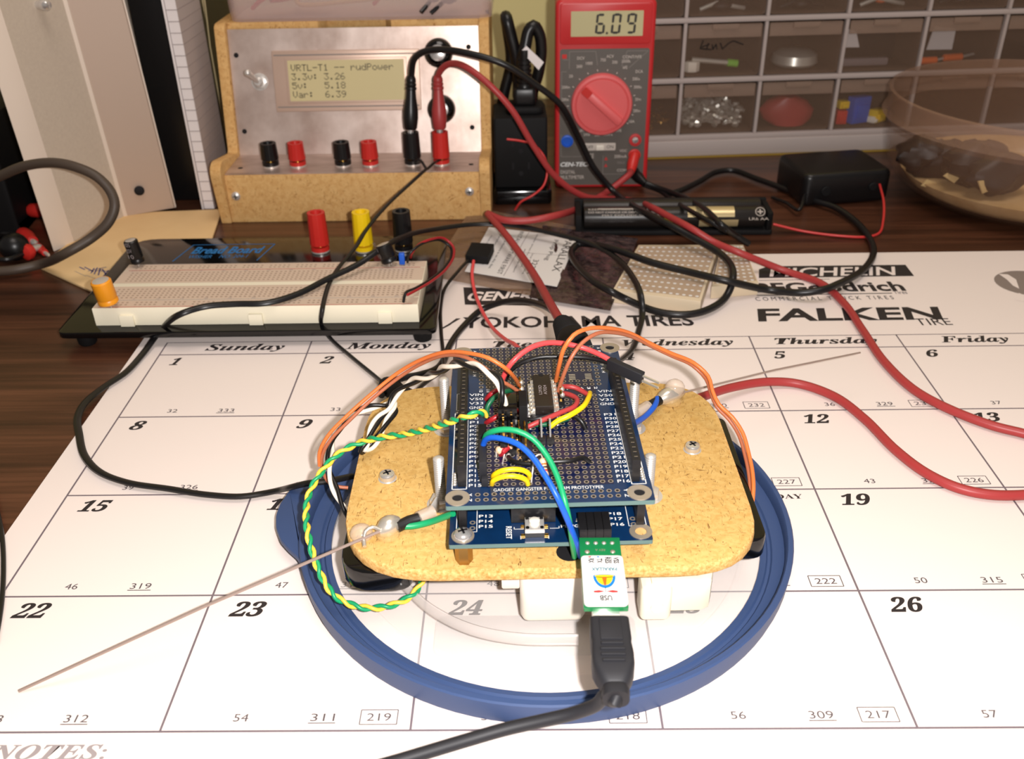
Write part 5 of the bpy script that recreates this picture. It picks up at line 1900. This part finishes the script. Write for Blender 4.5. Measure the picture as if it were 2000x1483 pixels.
put('pins', b, cp, world=True)
for x, y, n_ in ((-7.2, 11.0, 5), (7.0, 10.2, 5)):
    b = MB()
    b.box(x - 1.2, x + 1.2, y - 5.6, y + 5.4, .1, 2.4, 'header_black', UBX)
    for i in range(n_):
        b.box(x - .35, x + .35, y - 4.8 + i * 2.2, y - 4.1 + i * 2.2, 2.4, 6.5, 'gold', UBX)
        b.ball(UBX @ Vector((x + .5, y - 4.4 + i * 2.2, 4.4 + (i % 2))), 1.0, 'solder', 10)
    put('motor_header', b, ub, world=True)
b = MB()
for x in (-1.0, 1.9):
    b.box(x - 1.25, x + 1.25, -18.4, -15.9, .1, 2.6, 'header_black', UBX, ch=.2)
    b.tube([UBX @ Vector((x, -17, 2.6)), UBX @ Vector((x - .2, -16.6, 9.5))], .32, 'steel', 8)
put('test_pins', b, ub, world=True)
b = MB()
for x in (12.6, 18.6):
    for i in range(4):
        b.poly(rrect(x - 1.2, x + 1.2, 23.2 + i * 1.1, 23.7 + i * 1.1), .07, 'solder', UBX)
put('surface_pads', b, ub, world=True)
# black two-row sockets and connectors at the left of the board
b = MB()
for x, y0, y1, h in ((-13.6, -24, -13.4, 6.2), (-10.8, -23.5, -13.4, 6.2), (-6.6, -27.5, -8.5, 6.0)):
    b.box(x - 1.2, x + 1.2, y0, y1, .1, h, 'header_black', UBX, ch=.2)
    k_ = int((y1 - y0) / 2.54)
    for i in range(k_):
        b.box(x - .3, x + .3, y0 + 1 + i * 2.54, y0 + 1.6 + i * 2.54, h, h + 2.4, 'gold', UBX)
put('sensor_header', b, ub, world=True)
b = MB()
b.box(-15.2, -9.0, -14.4, -8.0, 1.5, 14.5, 'black_gloss', UBX, ch=.3)
b.box(-8.2, -5.6, -14, -4, .1, 13, 'black_matt', UBX, ch=.3)
put('servo_plug', b, ub, world=True)
b = MB()
b.box(-21.6, -19.2, -37.6, -24.6, .1, 7.8, 'dark_rubber', UBX, ch=.2)
b.box(-21.0, -18.9, -40.0, -37.9, .1, 3.2, 'dark_rubber', UBX, ch=.2)
b.box(-21.6, -19.2, -22.4, -15.6, .1, 7.6, 'black_matt', UBX, ch=.2)
put('jumper_housing', b, ub, world=True)
rnd = random.Random(3)
b = MB()
for i in range(22):
    p = UBX @ Vector((rnd.uniform(-15, -4.5), rnd.uniform(-28, -10), .4))
    b.ball(p, rnd.uniform(.5, .95), rnd.choice(['solder', 'solder', 'gold']), 8, .9)
for i in range(10):
    p = UBX @ Vector((rnd.uniform(-14, -5), rnd.uniform(-24, -12), .5))
    b.tube([p, p + Vector((0, 0, rnd.uniform(4, 8)))], .3, 'gold', 6)
put('solder_blobs', b, ub, world=True)


def resistor(p, d, L=6.2, r=1.15):
    X = axis(p, d)
    b = MB()
    b.lathe([(r * .6, 0), (r * 1.1, .5), (r * 1.15, 1.2), (r * .9, 1.9), (r * .9, L - 1.9), (r * 1.15, L - 1.2), (r * 1.1, L - .5), (r * .6, L)], 'resistor_tan', X, 14)
    for i, m in enumerate(('red_plastic', 'dark_chunk', 'orange_plastic')):
        b.lathe([(r * .96, 1.9 + i * 1.0), (r * .96, 2.4 + i * 1.0)], m, X, 14)
    o = put('resistor', b, ub, world=True)
    e = Vector(p) + Vector(d).normalized() * L
    b = MB()
    b.tube([Vector(p), Vector((p[0], p[1], 60.2))], .28, 'steel', 6)
    b.tube(spline([e, e + Vector((-.4, .2, 1.4)), e + Vector((-2.2, -.6, 1.2)), e + Vector((-3.2, -3, -3)), Vector((e.x - 3.6, e.y - 6, 60.2))], 1), .28, 'steel', 6)
    put('lead', b, o, world=True)


resistor(UBX @ Vector((-1.0, -37.4, 1.2)), UBX.to_3x3() @ Vector((-.1, .75, .65)))
resistor(UBX @ Vector((-16.2, -24, 2.2)), UBX.to_3x3() @ Vector((.9, .3, .2)))

# wires soldered on the board
H = lambda *p: W(*[(x, y, 60 + z) for x, y, z in p])
wire('yellow_jumper', H((963, 935, .3), (965, 928, 3), (980, 920, 5.5), (1000, 917, 6), (1022, 919, 5), (1033, 926, 3), (1034, 934, .3)), 0.82, 'bright_yellow_wire', ub, step=1)
wire('yellow_jumper', H((961, 946, .3), (964, 939, 3), (980, 932, 5), (1000, 930, 5.5), (1018, 933, 4.5), (1029, 940, 2), (1031, 946, .3)), 0.82, 'bright_yellow_wire', ub, step=1)
wire('yellow_jumper', H((1074, 834, 1.5), (1090, 822, 3.5), (1112, 812, 5), (1138, 795, 5), (1150, 776, 3), (1152, 768, .5)), 0.94, 'bright_yellow_wire', ub, step=1)
wire('red_jumper', H((1093, 756, 3), (1105, 755, 5), (1122, 757, 5), (1142, 767, 2.5), (1150, 773, .4)), 0.90, 'dull_red_wire', ub, step=1)
wire('red_jumper', H((1095, 768, 3), (1112, 771, 4.5), (1127, 780, 5), (1122, 794, 5), (1095, 806, 5), (1060, 821, 4.5), (1030, 834, 3), (1012, 840, .5)), 0.90, 'dull_red_wire', ub, step=1)
wire('black_jumper', H((1005, 818, 1), (1030, 820, 2.5), (1060, 816, 3.5), (1085, 808, 4), (1112, 810, 4), (1135, 822, 3), (1144, 838, .4)), 0.82, 'black_wire', ub, step=1)
wire('black_jumper', H((993, 893, 1), (1003, 902, 2), (1030, 906, 2.5), (1070, 903, 3), (1115, 900, 3), (1140, 895, 2), (1152, 903, .4)), 0.82, 'black_wire', ub, step=1)
wire('green_jumper', H((951, 812, 1), (952, 795, 4), (962, 780, 6), (980, 768, 6), (1000, 762, 4)), 0.90, 'dark_green_wire', ub, step=1)
wire('green_jumper', H((1010, 826, 1.5), (1040, 830, 1.5), (1075, 828, 1.5), (1110, 818, 1)), 0.82, 'dark_green_wire', ub, step=1)
wire('red_jumper', H((950, 780, .5), (957, 772, 3), (966, 765, 4), (978, 762, 2)), 0.90, 'dark_red_wire', ub, step=1)
wire('red_jumper', H((950, 826, .5), (960, 820, 3), (975, 812, 4), (990, 806, 4), (1005, 802, 4), (1024, 812, 1)), 0.90, 'dark_red_wire', ub, step=1)
wire('red_jumper', H((978, 888, .5), (984, 882, 2.5), (993, 874, 3)), 0.90, 'dark_red_wire', ub, step=1)

# motor and sensor leads of the robot
wire('orange_lead', W((1013, 752, 66), (1005, 738, 73), (985, 718, 80), (955, 700, 83), (915, 690, 82), (870, 688, 78), (820, 704, 70), (775, 730, 62), (725, 770, 55), (675, 815, 48), (640, 852, 42), (624, 884, 36), (624, 910, 30)), 0.72, 'orange_wire', RB, n=12)
wire('brown_lead', W((1016, 768, 65), (1000, 756, 69), (975, 742, 73), (945, 718, 78), (915, 700, 80), (872, 694, 77), (825, 710, 69), (780, 737, 61), (730, 777, 54), (682, 822, 47), (647, 858, 41), (630, 888, 35), (629, 914, 29), (640, 940, 23), (656, 950, 20), (680, 953, 19)), 0.68, 'brown_wire', RB, n=12)
wire('orange_lead', W((1086, 744, 65), (1092, 715, 74), (1102, 680, 82), (1120, 655, 86), (1145, 643, 86), (1185, 641, 82), (1230, 651, 74), (1270, 671, 66), (1310, 690, 60), (1355, 709, 54), (1383, 735, 50), (1392, 765, 47), (1404, 790, 44), (1430, 815, 40), (1450, 845, 36), (1462, 885, 32), (1470, 925, 29), (1471, 965, 26), (1464, 1000, 22), (1445, 1015, 18)), 0.78, 'orange_wire', RB, n=12)
wire('brown_lead', W((1090, 764, 64), (1100, 735, 71), (1115, 700, 78), (1137, 670, 82), (1165, 652, 83), (1200, 650, 79), (1237, 659, 72), (1275, 678, 64), (1313, 696, 58), (1352, 714, 52), (1379, 741, 48), (1389, 770, 45), (1400, 795, 42), (1424, 820, 38), (1443, 850, 34), (1455, 890, 30), (1463, 930, 27), (1464, 968, 24), (1457, 1000, 20), (1438, 1012, 17)), 0.72, 'brown_wire', RB, n=12)
pts = W((983, 792, 75), (982, 776, 79), (974, 745, 83), (955, 728, 84), (925, 715, 83), (893, 710, 80), (862, 722, 72), (838, 734, 64), (800, 748, 56), (771, 773, 50), (758, 800, 46), (742, 815, 44), (728, 835, 42), (716, 868, 38), (708, 882, 36), (722, 876, 35), (742, 850, 38), (758, 820, 41), (772, 800, 43), (768, 789, 43), (748, 792, 42), (724, 796, 42), (700, 804, 40), (672, 824, 38), (654, 850, 36), (646, 880, 34), (643, 915, 31), (652, 950, 26), (668, 985, 22), (685, 1010, 19))
s1, s2 = twisted(pts, .84, 26, 0.4)
for nm, s_, m_ in (('white_strand', s1, 'white_wire'), ('black_strand', s2, 'black_wire')):
    b = MB()
    b.tube(s_, .84, m_, 10)
    put(nm, b, RB, world=True)
pts = W((947, 812, 66), (940, 806, 69), (918, 812, 70), (885, 822, 66), (840, 836, 56), (790, 848, 48), (740, 855, 44), (700, 866, 40), (660, 888, 38), (625, 926, 34), (604, 965, 30), (598, 1005, 28), (602, 1045, 26), (612, 1085, 22), (630, 1130, 16), (655, 1165, 12), (690, 1183, 9), (730, 1188, 8), (770, 1181, 8), (805, 1163, 9), (822, 1140, 11), (828, 1118, 16))
s1, s2 = twisted(pts, .7, 9.5, 1.2)
for nm, s_, m_ in (('green_strand', s1, 'green_wire'), ('yellow_strand', s2, 'yellow_wire')):
    b = MB()
    b.tube(s_, .7, m_, 10)
    put(nm, b, RB, world=True)
wire('green_lead', W((946, 862, 68), (950, 850, 71), (965, 842, 74), (985, 839, 75), (1010, 842, 75), (1040, 857, 73), (1068, 890, 69), (1088, 930, 65), (1102, 975, 61), (1112, 1020, 54), (1118, 1060, 44), (1122, 1088, 33)), 0.95, 'green_wire', RB, n=12)
wire('blue_lead', W((944, 870, 67.5), (948, 860, 70), (960, 855, 72), (980, 857, 73), (1010, 867, 73), (1040, 893, 71), (1065, 930, 68), (1088, 970, 64), (1106, 1010, 57), (1122, 1050, 47), (1134, 1088, 33)), 0.95, 'blue_wire', RB, n=12)
wire('red_lead', W((978, 760, 62), (984, 735, 70), (1000, 708, 76), (1030, 683, 79), (1062, 671, 79), (1100, 671, 77), (1140, 680, 75), (1170, 692, 74), (1194, 705, 73)), 0.95, 'pink_red_wire', RB, n=12)
wire('black_lead', W((986, 745, 62), (995, 727, 66), (1020, 708, 70), (1055, 698, 72), (1100, 697, 72), (1145, 699, 72), (1180, 706, 72), (1194, 712, 72)), 0.85, 'black_wire', RB, n=12)
b = MB()
q0, q1 = G(1188, 709, 72.5), G(1255, 739, 71)
X = axis(q0, q1 - q0)
L_ = (q1 - q0).length
b.prism(rrect(-1.3, 1.3, -2.1, 2.1, .2), 0, L_, 'dark_rubber', X, ch=.3)
pc = put('pin_connector', b, RB, world=True)
b = MB()
for dy in (-1.0, 1.0):
    b.box(-.32, .32, dy - .32, dy + .32, L_, L_ + 6.5, 'solder', X)
put('pins', b, pc, world=True)

# whiskers
def whisker(hook, joint, tip, z0, ztip, term, blob, r=.55):
    p_h, p_j, p_t = G(*hook, z0 + 1), G(*joint, z0 + 1), G(*tip, ztip)
    b = MB()
    b.tube([p_j, p_j.lerp(p_t, .5) + Vector((0, 0, 1.0)), p_t], r, 'whisker_steel', 8)
    wk = put('whisker', b, RB, world=True)
    b = MB()
    a_, c_ = G(*term[0], z0), G(*term[1], z0)
    b.tube([a_, a_.lerp(c_, .3), a_.lerp(c_, .7), c_], 2.5, 'heat_shrink_clear', 12)
    b.tube([a_, c_], 1.5, 'steel', 10)
    d_, e_ = G(*term[2], z0), G(*term[3], z0)
    b.tube([c_, d_, e_], 2.0, 'header_black', 12)
    put('crimp', b, wk, world=True)
    b = MB()
    f_, g_ = G(*blob[0], z0 - .4), G(*blob[1], z0 - .4)
    b.tube(spline([f_, f_.lerp(g_, .35) + Vector((0, 0, .5)), f_.lerp(g_, .7), g_], 1), lambda q: 1.6 + 2.0 * math.sin(PI * min(1, q * .9 + .1)), 'solder', 12)
    b.ball((f_ + g_) / 2 - Vector((0, 1.5, 1.5)), 4.2, 'glue', 14, .5)
    put('solder_joint', b, wk, world=True)
    return wk


wk = whisker((720, 1040), (742, 1038), (37, 1350), 35, 1.2, ((846, 1000), (818, 1013), (800, 1018), (776, 1030)), ((778, 1020), (738, 1040)))
wire('hooked_end', W((744, 1036, 36), (728, 1030, 36.5), (714, 1038, 36), (711, 1052, 34), (712, 1068, 33)), .7, 'solder', wk, step=1)
b = MB()
b.ball(G(706, 1042, 33), 4.0, 'heat_shrink_clear', 14, .8)
put('glue_drop', b, wk, world=True)
wire('green_lead', W((780, 1028, 35), (805, 1028, 34.5), (840, 1020, 36), (868, 1010, 40), (885, 1003, 43)), 1.15, 'green_wire', RB)
b = MB()
p = G(853, 985, 35)
b.tube([p, G(838, 1002, 35)], lambda q: 3.2 - 1.4 * q, 'steel', 12, flat=.35)
put('ring_terminal', b, RB, world=True)
wk = whisker((1330, 760), (1322, 770), (1680, 689), 35, 24, ((1242, 808), (1266, 794), (1274, 790), (1288, 782)), ((1288, 782), (1334, 764)), .42)
b = MB()
b.ball(G(1318, 758, 37), 4.2, 'heat_shrink_clear', 14, .9)
put('glue_drop', b, wk, world=True)
wire('blue_lead', W((1284, 778, 36), (1278, 794, 36), (1262, 812, 36), (1242, 826, 39), (1232, 832, 42)), 1.15, 'blue_wire', RB)

# ------------------------------------------------------------------ usb dongle and cable
q0, q1 = G(1171, 1056, 45.2), G(1184, 1190, 45.2)
ang = math.degrees(math.atan2(q1.y - q0.y, q1.x - q0.x))
UX = place(q0.x, q0.y, 45.2, ang + 90)         # local -y runs out of the board towards the viewer
us = thing('usb_adapter', 'small green and white usb adapter plugged into the lower circuit board', 'usb adapter', UX)
b = MB()
b.prism(rrect(-6.4, 6.2, -12, .5, .2), -.8, .8, 'green_pcb', UX, ch=.15)
b.prism(rrect(-6.4, 6.4, -29.5, -8, .4), -1.0, .2, 'green_pcb', UX)
put('circuit_board', b, us, world=True)
b = MB()
for i in range(4):
    b.ball(UX @ Vector((-3.9 + i * 2.54, -2.2, .9)), .72, 'solder', 10, .6)
for x in (-4.2, 3.6):
    b.ball(UX @ Vector((x, -6.2, .9)), .8, 'pad_metal', 10, .5)
b.text('REV A', -1.6, 1.4, -.7, .3, .86, 'pad_metal', UX @ place(-.3, -5.6, 0, 180))
put('solder_joints', b, us, world=True)
b = MB()
b.prism(rrect(-6.3, 6.4, -29.2, -8.4, 1.4), .3, 1.5, 'sticker_white', UX, ch=.3)
st = put('sticker', b, us, world=True)
b = MB()
TXT = UX @ place(0, 0, 1.56)
for s_, x, w_ in (('RX', -3.9, 2.1), ('TX', -1.4, 2.1), ('RES', 1.1, 2.9), ('VSS', 3.6, 2.9)):
    # lettering turned a quarter turn: it reads towards the viewer
    yy = -11.6 if len(s_) == 2 else -11.2
    b.text(s_, 0, w_ * .95, 0, 1.7, 0, 'sticker_ink', TXT @ place(x - .2, -10.0 if len(s_) == 2 else -9.4, 0, -90), bold=.035)
b.stroke((2.8, -9.2), (2.8, -12.2), .18, 0, 'sticker_ink', TXT)
b.poly([(-4.3, -9.2), (-3.1, -8.9), (-3.5, -9.7)], 0, 'red_print', TXT)
b.poly([(-1.6, -9.0), (-.6, -9.0), (-1.1, -9.7)], 0, 'cyan_print', TXT)
b.text('PARALLAX', 0, 7.6, 0, 1.5, 0, 'teal_print', TXT @ place(4.2, -13.9, 0, 180), bold=.03)
c_ = (0.2, -17.6)


def bowl(r, dz, m, x0=0, w=1.0):
    b.poly([(c_[0] + x0 + w * r * math.cos(PI + PI * i / 16), c_[1] + 1.55 * r * math.sin(PI + PI * i / 16)) for i in range(17)], dz, m, TXT)


bowl(3.3, .01, 'cyan_print')
bowl(2.5, .02, 'yellow_print')
b.poly([(c_[0] - .75, c_[1] - .4), (c_[0] + .75, c_[1] - .4), (c_[0] + .3, c_[1] - 3.9), (c_[0] - .3, c_[1] - 3.9)], .03, 'orange_print', TXT)
b.disc(c_, 3.3, .02, 'cyan_print', 24, TXT, ry=.8)
b.disc(c_, 2.9, .025, 'yellow_print', 24, TXT, ry=.5)
b.stroke((c_[0], -22.4), (c_[0], -24.2), .2, .01, 'sticker_ink', TXT)
for s_ in (-1, 1):
    b.poly([(c_[0], -24.0), (c_[0] + s_ * 2.0, -23.5), (c_[0] + s_ * 3.5, -23.8), (c_[0] + s_ * 3.5, -24.5), (c_[0] + s_ * 2, -24.6)], .01, 'red_print', TXT)
b.text('USB', 0, 3.6, 0, 2.2, 0, 'sticker_ink', TXT @ place(1.9, -25.6, 0, 180), bold=.03)
put('sticker_print', b, st, world=True)
b = MB()
b.box(-3.9, 3.9, -32.9, -26, -4.2, -.95, 'chrome', UX, ch=.3)
put('usb_socket', b, us, world=True)

uc = thing('usb_cable', 'black usb cable plugged into the adapter and trailing over the lid towards the viewer', 'usb cable', UX @ place(0, -32.6, -2))
PXF = UX @ place(.6, -32.8, -2.6)
b = MB()


def sec(y, w, h, r=1.2, z=0.0):
    return [(p[0], y, p[1] + z) for p in rrect(-w / 2, w / 2, -h / 2, h / 2, min(r, h * .45), 4)]


rings = [sec(0, 10.2, 6.6), sec(-.6, 11.0, 7.6), sec(-8, 11.2, 8.0), sec(-9, 10.8, 7.8), sec(-13, 11.4, 8.0), sec(-17, 11.2, 8.0), sec(-20.5, 9.6, 7.4, 2.5), sec(-22.6, 7.6, 6.2, 2.5), sec(-23, 6.6, 5.6, 2.2), sec(-24.6, 7.4, 6.4, 2.4), sec(-26.6, 7.0, 6.0, 2.4)]
b.loft(rings, 'dark_rubber', PXF)
pg_ = put('plug_body', b, uc, world=True)
b = MB()
b.prism(rrect(-3.1, 3.1, -9.6, -1.6, .3), 3.9, 4.35, 'dark_rubber', PXF, ch=.15, bottom_ch=0)
b.prism(rrect(-2.9, 2.9, -2.6, -2.0, .1), 4.3, 4.6, 'dark_rubber', PXF, ch=.1, bottom_ch=0)
for i in range(4):
    y = -11.0 - 2.0 * i
    b.prism(rrect(-3.4 + .3 * (i in (0, 3)), 3.4 - .3 * (i in (0, 3)), y - .45, y + .45, .3), 3.6, 4.7, 'dark_rubber', PXF, ch=.3, bottom_ch=0)
put('grip', b, pg_, world=True)
b = MB()
b.box(-3.3, 3.3, -.4, 3.0, -1.4, 1.4, 'chrome', PXF, ch=.3)
put('metal_tip', b, uc, world=True)
e_ = PXF @ Vector((0, -26.4, 0))
wire('cable', [e_ + Vector((0, 2, .5)), e_ + Vector((0, -.6, -.6))] + W((1184, 1357, 40), (1165, 1377, 35), (1120, 1394, 30), (1060, 1408, 27), (990, 1424, 25), (920, 1444, 24), (850, 1465, 24), (780, 1486, 24), (690, 1512, 24), (600, 1545, 22)), 1.8, 'dark_rubber', uc, n=14, step=1.5)
